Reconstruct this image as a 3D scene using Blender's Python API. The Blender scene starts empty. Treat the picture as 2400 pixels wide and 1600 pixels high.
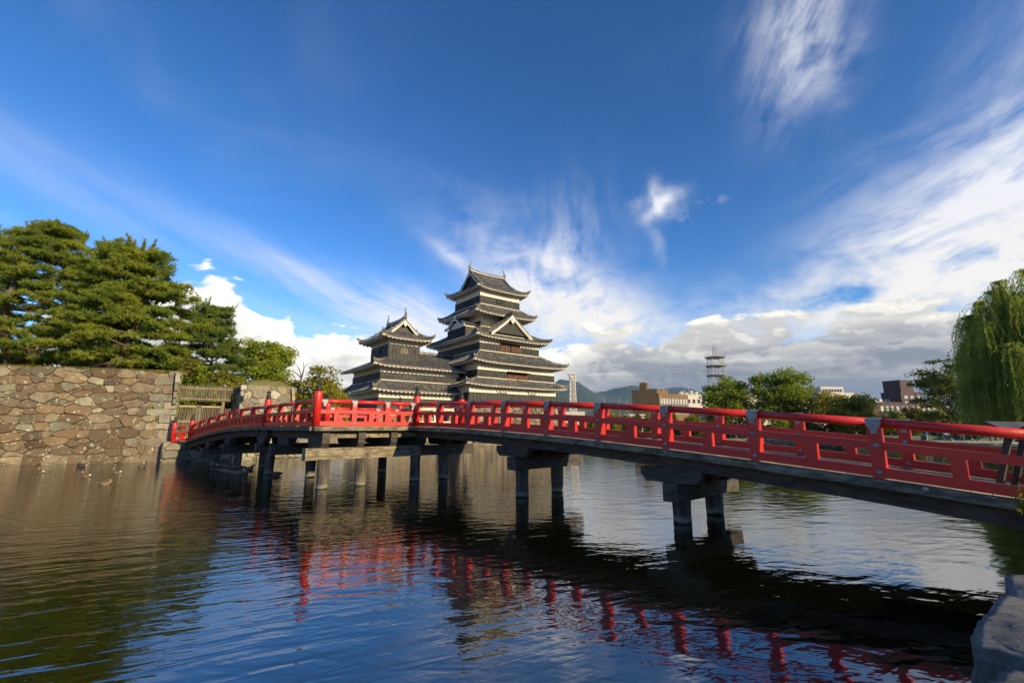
import bpy, bmesh, math, random
import numpy as np
from mathutils import Matrix, Vector

# ------------------------------------------------------------------ camera, sky, sun, exposure
scene = bpy.context.scene
R = math.radians
CAM_H = 2.6
cam_data = bpy.data.cameras.new('camera')
cam = bpy.data.objects.new('camera', cam_data)
scene.collection.objects.link(cam)
cam.location = (0, 0, CAM_H)
cam.rotation_euler = (R(90 + 10.7), 0, 0)
cam_data.sensor_width = 36
cam_data.lens = 16.0
cam_data.clip_start = 0.1
cam_data.clip_end = 20000
scene.camera = cam

scene.render.engine = 'CYCLES'
scene.cycles.use_denoising = True
scene.cycles.use_adaptive_sampling = True
scene.cycles.adaptive_threshold = 0.02
scene.cycles.adaptive_min_samples = 12
scene.cycles.max_bounces = 6
scene.cycles.diffuse_bounces = 3
scene.cycles.glossy_bounces = 3
scene.cycles.transmission_bounces = 3
scene.cycles.volume_bounces = 0
scene.cycles.transparent_max_bounces = 4
scene.cycles.sample_clamp_indirect = 4.0
scene.cycles.caustics_reflective = False
scene.cycles.caustics_refractive = False
scene.view_settings.view_transform = 'Standard'
scene.view_settings.look = 'None'
scene.view_settings.exposure = 0.50
scene.view_settings.gamma = 1.0
scene.view_settings.use_curve_mapping = False

SUN_EL = 19.0
SUN_AZ = math.degrees(math.atan2(0.768, -0.641))      # from +Y towards +X


class F:
    """a float socket with arithmetic, for writing node graphs as expressions"""
    nt = None

    def __init__(s, sock):
        s.s = sock

    @staticmethod
    def op(kind, *a, clamp=False):
        n = F.nt.nodes.new('ShaderNodeMath')
        n.operation = kind
        n.use_clamp = clamp
        for i, v in enumerate(a):
            if isinstance(v, F):
                F.nt.links.new(v.s, n.inputs[i])
            else:
                n.inputs[i].default_value = float(v)
        return F(n.outputs[0])

    def __add__(s, o): return F.op('ADD', s, o)
    def __radd__(s, o): return F.op('ADD', o, s)
    def __sub__(s, o): return F.op('SUBTRACT', s, o)
    def __rsub__(s, o): return F.op('SUBTRACT', o, s)
    def __mul__(s, o): return F.op('MULTIPLY', s, o)
    def __rmul__(s, o): return F.op('MULTIPLY', o, s)
    def __truediv__(s, o): return F.op('DIVIDE', s, o)
    def __pow__(s, o): return F.op('POWER', s, o)
    def clamp(s): return F.op('ADD', s, 0.0, clamp=True)
    def max(s, o): return F.op('MAXIMUM', s, o)
    def min(s, o): return F.op('MINIMUM', s, o)

    def smooth(s, a, b):
        n = F.nt.nodes.new('ShaderNodeMapRange')
        n.interpolation_type = 'SMOOTHSTEP'
        F.nt.links.new(s.s, n.inputs['Value'])
        n.inputs['From Min'].default_value = a
        n.inputs['From Max'].default_value = b
        return F(n.outputs['Result'])


def comb(x, y, z=0.0):
    n = F.nt.nodes.new('ShaderNodeCombineXYZ')
    for i, v in enumerate((x, y, z)):
        if isinstance(v, F):
            F.nt.links.new(v.s, n.inputs[i])
        else:
            n.inputs[i].default_value = float(v)
    return n.outputs[0]


def noise(vec, scale=1.0, detail=4.0, rough=0.5, dist=0.0, lac=2.0):
    n = F.nt.nodes.new('ShaderNodeTexNoise')
    n.inputs['Scale'].default_value = scale
    n.inputs['Detail'].default_value = detail
    n.inputs['Roughness'].default_value = rough
    n.inputs['Distortion'].default_value = dist
    n.inputs['Lacunarity'].default_value = lac
    if vec is not None:
        F.nt.links.new(vec, n.inputs['Vector'])
    return F(n.outputs[0])


def mixc(f, a, b, blend='MIX'):
    n = F.nt.nodes.new('ShaderNodeMix')
    n.data_type = 'RGBA'
    n.blend_type = blend
    n.clamp_factor = True
    for sock, v in ((n.inputs[0], f), (n.inputs[6], a), (n.inputs[7], b)):
        if isinstance(v, F):
            F.nt.links.new(v.s, sock)
        elif isinstance(v, bpy.types.NodeSocket):
            F.nt.links.new(v, sock)
        elif isinstance(v, (tuple, list)):
            sock.default_value = (*v[:3], 1.0)
        else:
            sock.default_value = v
    return n.outputs[2]


world = bpy.data.worlds.new('World')
scene.world = world
world.cycles.sampling_method = 'MANUAL'
world.cycles.sample_map_resolution = 256
world.use_nodes = True
F.nt = wt = world.node_tree
wt.nodes.clear()
w_out = wt.nodes.new('ShaderNodeOutputWorld')
w_bg = wt.nodes.new('ShaderNodeBackground')
w_bg.inputs['Strength'].default_value = 0.138
wt.links.new(w_bg.outputs[0], w_out.inputs[0])
w_sky = wt.nodes.new('ShaderNodeTexSky')
w_sky.sky_type = 'NISHITA'
w_sky.sun_disc = False
w_sky.sun_elevation = R(SUN_EL)
w_sky.sun_rotation = R(SUN_AZ)
w_sky.air_density = 1.0
w_sky.dust_density = 0.25
w_sky.ozone_density = 3.0
w_sky.altitude = 600
w_tc = wt.nodes.new('ShaderNodeTexCoord')
w_sep = wt.nodes.new('ShaderNodeSeparateXYZ')
wt.links.new(w_tc.outputs['Generated'], w_sep.inputs[0])
dx, dy, dz = F(w_sep.outputs[0]), F(w_sep.outputs[1]), F(w_sep.outputs[2])
AZ = F.op('ARCTAN2', dx, dy) * 57.2958
EL = F.op('ARCSINE', dz) * 57.2958
# deeper blue, as through a polarising filter
w_pre = mixc(1.0, w_sky.outputs[0], (0.2, 0.2, 0.2), 'MULTIPLY')
w_gam = wt.nodes.new('ShaderNodeGamma')
w_gam.inputs[1].default_value = 1.28
wt.links.new(w_pre, w_gam.inputs[0])
w_hsv = wt.nodes.new('ShaderNodeHueSaturation')
w_hsv.inputs['Saturation'].default_value = 1.10
w_hsv.inputs['Value'].default_value = 5.0
wt.links.new(w_gam.outputs[0], w_hsv.inputs['Color'])
sky_col = mixc(1.0, w_hsv.outputs[0], (0.78, 0.98, 1.10), 'MULTIPLY')

# slow warp shared by all cloud layers
wv = comb(AZ * 0.045, EL * 0.06, 0.0)
w1 = noise(wv, 1.3, 2.0, 0.55) - 0.5
w2 = noise(comb(AZ * 0.045, EL * 0.06, 7.3), 1.3, 2.0, 0.55) - 0.5
f1 = noise(comb(AZ * 0.22, EL * 0.3, 2.0), 1.0, 3.0, 0.6) - 0.5
f2 = noise(comb(AZ * 0.22, EL * 0.3, 11.0), 1.0, 3.0, 0.6) - 0.5


def blob(a0, e0, sa, se, rot=0.0, wa=6.0, wf=2.5):
    """soft elliptical patch of sky around a direction, with a torn edge"""
    c, s = math.cos(R(rot)), math.sin(R(rot))
    u = AZ + w1 * wa + f1 * wf - a0
    v = EL + w2 * wa * 0.8 + f2 * wf * 0.8 - e0
    p = (u * c + v * s) / sa
    q = (v * c - u * s) / se
    return F.op('EXPONENT', (p * p + q * q) * -1.0)


def fibres(rot, along, across, z, wa=2.2, detail=6.0, rough=0.66, dist=0.25):
    c, s = math.cos(R(rot)), math.sin(R(rot))
    u = AZ + w1 * wa
    v = EL + w2 * wa
    return noise(comb((u * c + v * s) * along, (v * c - u * s) * across, z), 1.0, detail, rough, dist)


# --- high cirrus
fb_a = fibres(52, 0.16, 0.42, 1.0)          # streaks rising to the right
fb_b = fibres(-22, 0.05, 0.25, 4.0, detail=5.0)          # long veil on the left
fb_c = fibres(100, 0.13, 0.34, 9.0, wa=6.0)          # plume over the keep
fb_d = fibres(16, 0.09, 0.36, 13.0, wa=4.5)
fb_e = noise(comb(AZ * 0.16 + w1, EL * 0.26 + w2, 17.0), 1.0, 6.0, 0.62, 0.2)
cir = blob(36.5, 40.0, 4.4, 7.5, -22, 3, 2.5) * fb_a.smooth(0.30, 0.70) * 0.62
cir = cir + blob(37.5, 36.5, 3.4, 4.0, -20, 4, 3) * fb_e.smooth(0.34, 0.66) * 0.45
cir = cir + blob(50, 20, 13.0, 6.5, 24, 7) * fb_d.smooth(0.30, 0.66) * 0.80
cir = cir + blob(50, 17.5, 17.0, 6.0, 16, 6) * fb_e.smooth(0.30, 0.68) * 0.62
cir = cir + blob(44, 13.0, 25, 3.6, 6, 4) * fb_e.smooth(0.22, 0.64) * 0.78
cir = cir - blob(37.8, 13.3, 4.6, 1.1, 6, 3, 2.0) * 0.75
cir = cir + blob(60, 28, 10.5, 7.0, 30, 6) * fb_a.smooth(0.26, 0.72) * 0.50
cir = cir.max(0.0)
cir = cir + blob(5.0, 20.0, 8.0, 5.0, 55, 6, 4) * fb_c.smooth(0.30, 0.70) * 0.62
cir = cir + blob(3.0, 18.5, 12.5, 5.0, -28, 6, 4) * fb_e.smooth(0.28, 0.68) * 0.60
cir = cir + blob(10, 15, 10, 3.4, -28, 5) * fb_e.smooth(0.22, 0.60) * 0.70
cir = cir + blob(-7.8, 21.0, 3.4, 0.9, -30, 2, 1.5) * fb_d.smooth(0.25, 0.60) * 0.60
cir = cir + blob(19.6, 26.0, 2.3, 1.0, 22, 2, 3.2) * fb_c.smooth(0.20, 0.52) * 1.0
cir = cir + blob(18.6, 27.0, 0.9, 1.7, -12, 2, 2.4) * fb_c.smooth(0.25, 0.6) * 0.6
cir = cir + blob(16.4, 26.8, 1.0, 0.8, 40, 2, 2.4) * fb_c.smooth(0.3, 0.6) * 0.6
cir = cir + blob(18.2, 22.3, 0.8, 2.8, 8, 2, 1.8) * fb_c.smooth(0.3, 0.7) * 0.30
cir = cir + blob(24.5, 24.0, 3.0, 1.6, 5, 3, 3.0) * fb_e.smooth(0.56, 0.66) * 0.40
cir = cir + blob(-46, 21.5, 17, 3.2, -16, 3, 1.0) * fb_b.smooth(0.20, 0.75) * 0.24
cir = cir + blob(-23, 16.2, 9.5, 2.0, -16, 3, 2.0) * fb_b.smooth(0.25, 0.65) * 0.55
cir = cir + blob(-12, 14.0, 9.0, 2.6, -14, 3, 2.0) * fb_b.smooth(0.25, 0.65) * 0.60
cir = cir + blob(-6, 11.5, 22, 4.0, 0, 3) * fb_b.smooth(0.1, 0.6) * 0.55
wide = noise(comb(dx / (dz + 0.12) * 0.9, dy / (dz + 0.12) * 0.9, 3.0), 1.0, 4.0, 0.6, 0.8)
away = 1.0 - F.op('EXPONENT', (AZ * AZ) * (-1.0 / 4200.0))      # thin cirrus over the rest of the sky
cir = cir + wide.smooth(0.5, 0.85) * away * 0.5
cir = cir.clamp() * EL.smooth(0.0, 6.0)
cir_col = mixc(EL.smooth(9.0, 24.0), (5.6, 5.3, 4.75), (5.0, 5.0, 5.25))
sky_col = mixc(cir * 0.93, sky_col, cir_col)

# --- cumulus bank along the horizon, lit from the right
def cum_noise(shift_a, shift_e, z):
    u = (AZ + shift_a) * 0.16
    v = (EL + shift_e) * 0.30
    return noise(comb(u, v, z), 1.0, 6.0, 0.56, 0.15)

n0 = cum_noise(0, 0, 21.0)
n1 = cum_noise(0.9, 0.75, 21.0)
n_big = noise(comb(AZ * 0.05, 0.0, 5.0), 1.0, 2.0, 0.5)
top = 6.0 + n_big * 6.5
top = top + F.op('EXPONENT', ((AZ + 36.0) * (AZ + 36.0)) * (-1.0 / 46.0)) * 6.6
top = top + F.op('EXPONENT', ((AZ + 28.5) * (AZ + 28.5)) * (-1.0 / 18.0)) * 1.6
top = top + F.op('EXPONENT', ((AZ + 19.5) * (AZ + 19.5)) * (-1.0 / 22.0)) * 2.6
top = top + F.op('EXPONENT', ((AZ - 10.5) * (AZ - 10.5)) * (-1.0 / 16.0)) * 3.6
top = top + F.op('EXPONENT', ((AZ - 36.0) * (AZ - 36.0)) * (-1.0 / 420.0)) * 2.6
dens = (top - EL) * 0.24 + (n0 - 0.5) * 3.4
cum = dens.smooth(0.02, 0.36)
lit = ((n0 - n1) * 6.5 + 0.52).clamp()                         # towards the sun or away from it
edge = 1.0 - dens.smooth(0.3, 1.9)
grey_side = AZ.smooth(0.0, 16.0)                               # the bank on the right is flatter and greyer
st = noise(comb(AZ * 0.07 + f1 * 0.1, EL * 0.5 + f2 * 0.2, 31.0), 1.0, 4.0, 0.55, 0.3)
lum = lit * 0.40 + edge * 0.45 + 0.24
lum_g = st.smooth(0.42, 0.74) * 0.24 + (lit - 0.45).max(0.0) * 0.42 * EL.smooth(3.0, 10.0) + edge * 0.34 * EL.smooth(6.0, 12.0)
lum = lum * (1.0 - grey_side) + lum_g * grey_side
cum_col = mixc(lum.clamp(), (1.40, 1.47, 1.68), (8.2, 7.7, 6.7))
sky_col = mixc(cum * EL.smooth(-1.0, 0.5), sky_col, cum_col)
wt.links.new(sky_col, w_bg.inputs['Color'])

sun_data = bpy.data.lights.new('sun', 'SUN')
sun_data.energy = 5.0
sun_data.color = (1.0, 0.785, 0.46)
sun_data.angle = R(0.5)
sun = bpy.data.objects.new('sun', sun_data)
scene.collection.objects.link(sun)
_sd = Vector((math.sin(R(SUN_AZ)) * math.cos(R(SUN_EL)), math.cos(R(SUN_AZ)) * math.cos(R(SUN_EL)), math.sin(R(SUN_EL))))
sun.rotation_euler = _sd.to_track_quat('Z', 'Y').to_euler()
sun.location = _sd * 200

# ------------------------------------------------------------------ mesh and object helpers
rng = random.Random(7)
nrng = np.random.default_rng(11)
COL = scene.collection
WM = {}


def mesh_np(name, verts, faces, mat=None, smooth=False):
    """mesh from an (n,3) array and a list of faces or an (m,3)/(m,4) array"""
    me = bpy.data.meshes.new(name)
    verts = np.asarray(verts, dtype=np.float32).reshape(-1, 3)
    if isinstance(faces, np.ndarray):
        k = faces.shape[1]
        me.vertices.add(len(verts))
        me.vertices.foreach_set('co', verts.ravel())
        me.loops.add(faces.size)
        me.loops.foreach_set('vertex_index', faces.astype(np.int32).ravel())
        me.polygons.add(len(faces))
        me.polygons.foreach_set('loop_start', np.arange(0, faces.size, k, dtype=np.int32))
        me.polygons.foreach_set('loop_total', np.full(len(faces), k, dtype=np.int32))
        me.update(calc_edges=True)
    else:
        me.from_pydata(verts.tolist(), [], faces)
        me.update()
    if smooth:
        me.polygons.foreach_set('use_smooth', np.ones(len(me.polygons), dtype=bool))
    if mat is not None:
        me.materials.append(mat)
    return me


def put(name, data, parent=None, M=None, label=None, cat=None, group=None, kind=None):
    o = bpy.data.objects.new(name, data)
    COL.objects.link(o)
    M = M if M is not None else Matrix.Identity(4)
    if parent is not None:
        o.parent = parent
        o.matrix_basis = WM[parent].inverted() @ M
    else:
        o.matrix_basis = M
    WM[o] = M.copy()
    if label: o['label'] = label
    if cat: o['category'] = cat
    if group: o['group'] = group
    if kind: o['kind'] = kind
    return o


def thing(name, label, cat, loc=(0, 0, 0), group=None, rz=0.0):
    o = put(name, None, None, Matrix.Translation(loc) @ Matrix.Rotation(rz, 4, 'Z'), label, cat, group)
    o.empty_display_size = 0.3
    return o


class MB:
    def __init__(s):
        s.v, s.f = [], []

    def add(s, vs, fs):
        n = len(s.v)
        s.v.extend([tuple(map(float, p)) for p in vs])
        s.f.extend([tuple(i + n for i in f) for f in fs])

    def quad(s, a, b, c, d):
        s.add((a, b, c, d), ((0, 1, 2, 3),))

    def hexa(s, b4, t4):
        """solid from four bottom and four top corners, both anticlockwise from above"""
        s.add(list(b4) + list(t4), ((3, 2, 1, 0), (4, 5, 6, 7), (0, 1, 5, 4), (1, 2, 6, 5), (2, 3, 7, 6), (3, 0, 4, 7)))

    def box(s, c, sx, sy, sz, ax=(1, 0, 0), ay=(0, 1, 0), az=(0, 0, 1)):
        c, ax, ay, az = Vector(c), Vector(ax) * sx / 2, Vector(ay) * sy / 2, Vector(az) * sz / 2
        s.hexa([c - ax - ay - az, c + ax - ay - az, c + ax + ay - az, c - ax + ay - az],
               [c - ax - ay + az, c + ax - ay + az, c + ax + ay + az, c - ax + ay + az])

    def beam(s, p, q, w, h, up=(0, 0, 1)):
        """rectangular bar from p to q, w across, h along up"""
        p, q = Vector(p), Vector(q)
        d = (q - p)
        L = d.length
        d = d / L
        side = d.cross(Vector(up)).normalized()
        u = side.cross(d).normalized()
        s.box((p + q) / 2, L, w, h, d, -side, u)

    def tube(s, path, rad, n=8, caps=True, up=None):
        path = [Vector(p) for p in path]
        rads = rad if isinstance(rad, (list, tuple)) else [rad] * len(path)
        base = len(s.v)
        ref = Vector(up) if up else None
        for i, p in enumerate(path):
            d = (path[min(i + 1, len(path) - 1)] - path[max(i - 1, 0)]).normalized()
            r0 = ref if ref is not None else (Vector((0, 0, 1)) if abs(d.z) < 0.9 else Vector((1, 0, 0)))
            x = d.cross(r0).normalized()
            y = x.cross(d).normalized()
            for k in range(n):
                a = 2 * math.pi * k / n
                s.v.append(tuple(p + (x * math.cos(a) + y * math.sin(a)) * rads[i]))
        for i in range(len(path) - 1):
            for k in range(n):
                a, b = base + i * n + k, base + i * n + (k + 1) % n
                s.f.append((a, a + n, b + n, b))
        if caps:
            s.f.append(tuple(base + k for k in range(n)))
            s.f.append(tuple(base + (len(path) - 1) * n + k for k in range(n - 1, -1, -1)))

    def lathe(s, prof, c=(0, 0, 0), n=16):
        """profile of (radius, z) turned about a vertical axis through c"""
        base = len(s.v)
        for r, z in prof:
            for k in range(n):
                a = 2 * math.pi * k / n
                s.v.append((c[0] + r * math.cos(a), c[1] + r * math.sin(a), c[2] + z))
        for i in range(len(prof) - 1):
            for k in range(n):
                a, b = base + i * n + k, base + i * n + (k + 1) % n
                s.f.append((a, b, b + n, a + n))
        s.f.append(tuple(base + k for k in range(n - 1, -1, -1)))
        s.f.append(tuple(base + (len(prof) - 1) * n + k for k in range(n)))

    def prism(s, poly, d):
        """closed polygon (list of 3D points) pushed along d"""
        n = len(poly)
        d = Vector(d)
        top = [Vector(p) + d for p in poly]
        s.add(list(poly) + top, [tuple(range(n - 1, -1, -1)), tuple(range(n, 2 * n))] +
              [(i, (i + 1) % n, n + (i + 1) % n, n + i) for i in range(n)])

    def mesh(s, name, mat, smooth=False):
        return mesh_np(name, s.v, s.f, mat, smooth)

    def put(s, name, mat, parent=None, smooth=False, **kw):
        o = put(name, s.mesh(name, mat, smooth), parent, **kw)
        if smooth == 'auto':
            pass
        return o


# ------------------------------------------------------------------ materials
MATS = {}


def new_mat(name):
    m = bpy.data.materials.new(name)
    m.use_nodes = True
    F.nt = m.node_tree
    p = m.node_tree.nodes['Principled BSDF']
    MATS[name] = m
    return m, p


def position(stretch=None):
    g = F.nt.nodes.new('ShaderNodeNewGeometry')
    v = g.outputs['Position']
    if stretch:
        n = F.nt.nodes.new('ShaderNodeVectorMath')
        n.operation = 'MULTIPLY'
        F.nt.links.new(v, n.inputs[0])
        n.inputs[1].default_value = stretch
        v = n.outputs[0]
    return v


def objrand():
    n = F.nt.nodes.new('ShaderNodeObjectInfo')
    return F(n.outputs['Random'])


def ramp(f, stops):
    n = F.nt.nodes.new('ShaderNodeValToRGB')
    els = n.color_ramp.elements
    while len(els) < len(stops):
        els.new(0.5)
    for e, (p, c) in zip(els, stops):
        e.position = p
        e.color = (*c, 1)
    F.nt.links.new(f.s, n.inputs[0])
    return n.outputs[0]


def bump(p, h, dist=0.02, strength=1.0):
    b = F.nt.nodes.new('ShaderNodeBump')
    b.inputs['Strength'].default_value = strength
    b.inputs['Distance'].default_value = dist
    F.nt.links.new(h.s, b.inputs['Height'])
    F.nt.links.new(b.outputs[0], p.inputs['Normal'])


def simple(name, c1, c2, scale=3.0, rough=0.7, detail=5.0, stretch=None, rnd=0.0, bumpd=0.0, metallic=0.0, spots=None, lo=0.35, hi=0.65, spec=None, rough2=None):
    """two tones mixed by noise over world position, optional per-object tone, spots (colour, scale, cut) and relief"""
    m, p = new_mat(name)
    pos = position(stretch)
    n = noise(pos, scale, detail, 0.6)
    col = mixc(n.smooth(lo, hi), c1, c2)
    if spots:
        sn = noise(position(), spots[1], 4.0, 0.65)
        col = mixc(sn.smooth(spots[2], spots[2] + 0.08), col, spots[0])
    if rnd:
        k = objrand() * (2 * rnd) + (1 - rnd)
        col = mixc(1.0, col, comb(k, k, k), 'MULTIPLY')
    F.nt.links.new(col, p.inputs['Base Color'])
    if rough2 is not None:
        F.nt.links.new((n * (rough2 - rough) + rough).s, p.inputs['Roughness'])
    else:
        p.inputs['Roughness'].default_value = rough
    p.inputs['Metallic'].default_value = metallic
    if spec is not None:
        p.inputs['Specular IOR Level'].default_value = spec
    if bumpd:
        bump(p, n, bumpd)
    return m


def stone_mat(name, tones, lichen=(0.62, 0.58, 0.44), amount=0.60, bumpd=0.03):
    m, p = new_mat(name)
    k = len(tones)
    base = ramp(objrand(), [(i / (k - 1), c) for i, c in enumerate(tones)])
    pos = position()
    big = noise(pos, 1.1, 5.0, 0.6)
    fine = noise(pos, 9.0, 6.0, 0.7)
    tone = objrand() * 7.31
    tone = tone - F.op('FLOOR', tone)
    tone = tone * 0.55 + 0.42
    base = mixc(1.0, base, comb(tone, tone, tone), 'MULTIPLY')
    col = mixc(big.smooth(0.44, 0.68) * 0.55, base, (0.125, 0.082, 0.048))
    streak = noise(position((3.0, 3.0, 0.5)), 1.6, 4.0, 0.6)
    col = mixc(streak.smooth(0.56, 0.72) * 0.6, col, (0.05, 0.045, 0.038))
    spots = noise(pos, 3.4, 6.0, 0.78)
    col = mixc(spots.smooth(amount, amount + 0.07) * 0.85, col, lichen)
    g = fine * 0.7 + 0.62
    col = mixc(1.0, col, comb(g, g, g), 'MULTIPLY')
    F.nt.links.new(col, p.inputs['Base Color'])
    p.inputs['Roughness'].default_value = 0.9
    bump(p, fine * 0.5 + big, bumpd)
    return m


M_RED = None


def red_mat():
    m, p = new_mat('red_lacquer')
    n = noise(position((1, 1, 1)), 1.3, 5.0, 0.6)
    col = mixc(n.smooth(0.3, 0.75), (0.60, 0.022, 0.014), (0.48, 0.016, 0.012))
    w = noise(position((6, 6, 1.2)), 3.0, 5.0, 0.7)
    col = mixc(w.smooth(0.60, 0.78) * 0.40, col, (0.30, 0.045, 0.035))
    fade = noise(position((1, 1, 2)), 4.5, 6.0, 0.7)
    col = mixc(fade.smooth(0.58, 0.74) * 0.35, col, (0.60, 0.085, 0.055))
    col = mixc(noise(position(), 14.0, 5.0, 0.75).smooth(0.66, 0.72) * 0.5, col, (0.20, 0.03, 0.025))
    F.nt.links.new(col, p.inputs['Base Color'])
    F.nt.links.new((n * 0.25 + 0.28).s, p.inputs['Roughness'])
    bump(p, w, 0.004)
    return m


M_RED = red_mat()
M_ZINC = simple('zinc_sheet', (0.27, 0.28, 0.29), (0.19, 0.20, 0.21), 8.0, 0.5, metallic=0.35)
M_BRONZE = simple('dark_bronze', (0.030, 0.036, 0.032), (0.060, 0.075, 0.062), 9.0, 0.42, metallic=0.55)
M_BLACKWOOD = simple('black_timber', (0.030, 0.028, 0.026), (0.072, 0.062, 0.050), 2.2, 0.85, 6.0, (1, 1, 4), 0.25, 0.02, spots=((0.22, 0.21, 0.18), 2.2, 0.66))
M_PILE = simple('weathered_pile', (0.040, 0.034, 0.028), (0.125, 0.105, 0.078), 1.6, 0.9, 6.0, (4, 4, 0.7), 0.2, 0.02, spots=((0.30, 0.28, 0.23), 3.0, 0.68))
F.nt = M_PILE.node_tree                      # bleached and algae-stained band at the waterline
_sp = F.nt.nodes.new('ShaderNodeSeparateXYZ')
F.nt.links.new(position(), _sp.inputs[0])
_z = F(_sp.outputs[2]) + noise(position((3, 3, 1)), 2.0, 3.0, 0.6) * 0.16
_p = F.nt.nodes['Principled BSDF']
_c = _p.inputs['Base Color'].links[0].from_socket
_c = mixc(_z.smooth(0.50, 0.34), _c, (0.21, 0.20, 0.155))
_c = mixc(_z.smooth(0.345, 0.28), _c, (0.030, 0.034, 0.018))
F.nt.links.new(_c, _p.inputs['Base Color'])
M_EDGE = simple('mossy_plank_edge', (0.060, 0.056, 0.044), (0.20, 0.18, 0.12), 2.4, 0.9, 7.0, (1, 1, 3), 0.2, 0.03, spots=((0.42, 0.40, 0.36), 3.1, 0.62))
M_CAP = simple('sunlit_split_beam', (0.12, 0.098, 0.06), (0.30, 0.255, 0.165), 2.0, 0.9, 7.0, (1, 1, 5), 0.15, 0.03, spots=((0.05, 0.045, 0.035), 3.0, 0.60))  # paler than the dark bridge timber, with sunlight put into the colour
M_DECK = simple('deck_planks', (0.27, 0.24, 0.18), (0.38, 0.34, 0.26), 3.0, 0.85, 6.0, None, 0.25, 0.01)
M_BAREWOOD = simple('bare_timber', (0.44, 0.38, 0.27), (0.58, 0.52, 0.40), 3.0, 0.8, 5.0, (1, 1, 4), 0.15)
M_FENCE = simple('grey_brown_fence_timber', (0.105, 0.085, 0.058), (0.20, 0.165, 0.115), 2.2, 0.85, 5.0, (3, 3, 0.6), 0.25)
M_FENCE_L = simple('pale_fence_timber', (0.30, 0.245, 0.155), (0.40, 0.33, 0.22), 3.0, 0.8)
M_STONE = stone_mat('moat_wall_stone', [(0.17, 0.105, 0.050), (0.24, 0.170, 0.090), (0.31, 0.26, 0.16), (0.16, 0.125, 0.080), (0.27, 0.185, 0.10), (0.38, 0.36, 0.25), (0.20, 0.13, 0.066)], amount=0.575)
M_QUOIN = stone_mat('corner_stone', [(0.34, 0.33, 0.25), (0.42, 0.41, 0.31), (0.30, 0.22, 0.15), (0.44, 0.42, 0.33)], amount=0.66)
M_PALE = stone_mat('pale_cut_stone', [(0.36, 0.33, 0.24), (0.42, 0.40, 0.30), (0.31, 0.26, 0.18), (0.46, 0.43, 0.33), (0.34, 0.33, 0.27)], amount=0.66)
M_BASE = stone_mat('castle_base_stone', [(0.24, 0.20, 0.14), (0.33, 0.28, 0.19), (0.40, 0.34, 0.23), (0.20, 0.17, 0.13), (0.30, 0.26, 0.19)], amount=0.62)
M_JOINT = simple('joint_earth', (0.16, 0.125, 0.068), (0.30, 0.245, 0.13), 5.0, 1.0, 5.0, bumpd=0.03)
M_GREYROCK = None
M_GRASS = simple('short_grass', (0.095, 0.115, 0.028), (0.19, 0.16, 0.055), 0.8, 0.95, 7.0, bumpd=0.04)
M_TURF = simple('dry_turf', (0.19, 0.15, 0.045), (0.12, 0.125, 0.032), 1.1, 0.95, 7.0, bumpd=0.05)
M_EARTH = simple('bare_earth', (0.17, 0.14, 0.095), (0.23, 0.20, 0.14), 0.6, 1.0, 6.0)
M_GRAVEL = simple('pale_gravel_path', (0.32, 0.29, 0.23), (0.40, 0.37, 0.30), 2.0, 0.95, 7.0)
M_PLASTER = simple('cream_plaster', (0.78, 0.735, 0.62), (0.66, 0.62, 0.51), 1.2, 0.85, 6.0, (1, 1, 0.5))
M_BOARD = simple('black_boards', (0.026, 0.026, 0.026), (0.052, 0.050, 0.044), 1.6, 0.5, 6.0, (1, 1, 0.4), rough2=0.7, spec=0.3)
M_BLACK = simple('black_lacquer_boards', (0.010, 0.011, 0.013), (0.026, 0.026, 0.026), 1.4, 0.45, 5.0, (1, 1, 0.4), rough2=0.65, spec=0.25)
M_TILE = simple('grey_roof_tile', (0.040, 0.042, 0.050), (0.090, 0.085, 0.072), 0.9, 0.55, 8.0, None, lo=0.42, hi=0.60, spots=((0.26, 0.24, 0.17), 2.6, 0.62))
M_TILE_RIB = simple('round_roof_tile', (0.080, 0.080, 0.088), (0.25, 0.225, 0.16), 1.6, 0.5, 8.0, None, lo=0.44, hi=0.62)
M_DARK = simple('dark_opening', (0.006, 0.006, 0.007), (0.012, 0.011, 0.010), 2.0, 0.7)
M_GLOWWOOD = simple('window_bar_timber', (0.20, 0.055, 0.02), (0.34, 0.12, 0.04), 2.0, 0.7)

# ------------------------------------------------------------------ plan of the place (metres)
BD = np.array([-0.666, 0.746])          # bridge axis, towards the castle side
BE = np.array([0.746, 0.666])           # across the bridge, to the far side
K1 = np.array([-4.45, 21.43])           # inner corner of the bridge


def W(r, t):
    return K1 + r * BE + t * BD


def P3(r, t, z):
    w = W(r, t)
    return Vector((w[0], w[1], z))


_ph = R(52)
E1 = np.array([math.sin(_ph), math.cos(_ph)])      # along the sunny front of the keeps
E2 = np.array([-math.cos(_ph), math.sin(_ph)])     # along their shaded flank

from mathutils.geometry import tessellate_polygon


def sheet(name, outer, z, mat, holes=(), kind='structure', skirt=None):
    loops = [[Vector((x, y, 0)) for x, y in outer]] + [[Vector((x, y, 0)) for x, y in h] for h in holes]
    tris = tessellate_polygon(loops)
    pts = [p for l in loops for p in l]
    vs = [(p.x, p.y, z) for p in pts]
    fs = []
    for a, b, c in tris:
        n = (pts[b] - pts[a]).cross(pts[c] - pts[a]).z
        fs.append((a, b, c) if n > 0 else (a, c, b))
    if skirt is not None:
        off = 0
        for l in loops:
            n = len(l)
            k = len(vs)
            vs += [(p.x, p.y, skirt) for p in l]
            for i in range(n):
                j = (i + 1) % n
                fs.append((off + i, off + j, k + j, k + i))
            off += n
    return put(name, mesh_np(name, vs, fs, mat), kind=kind)


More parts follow.
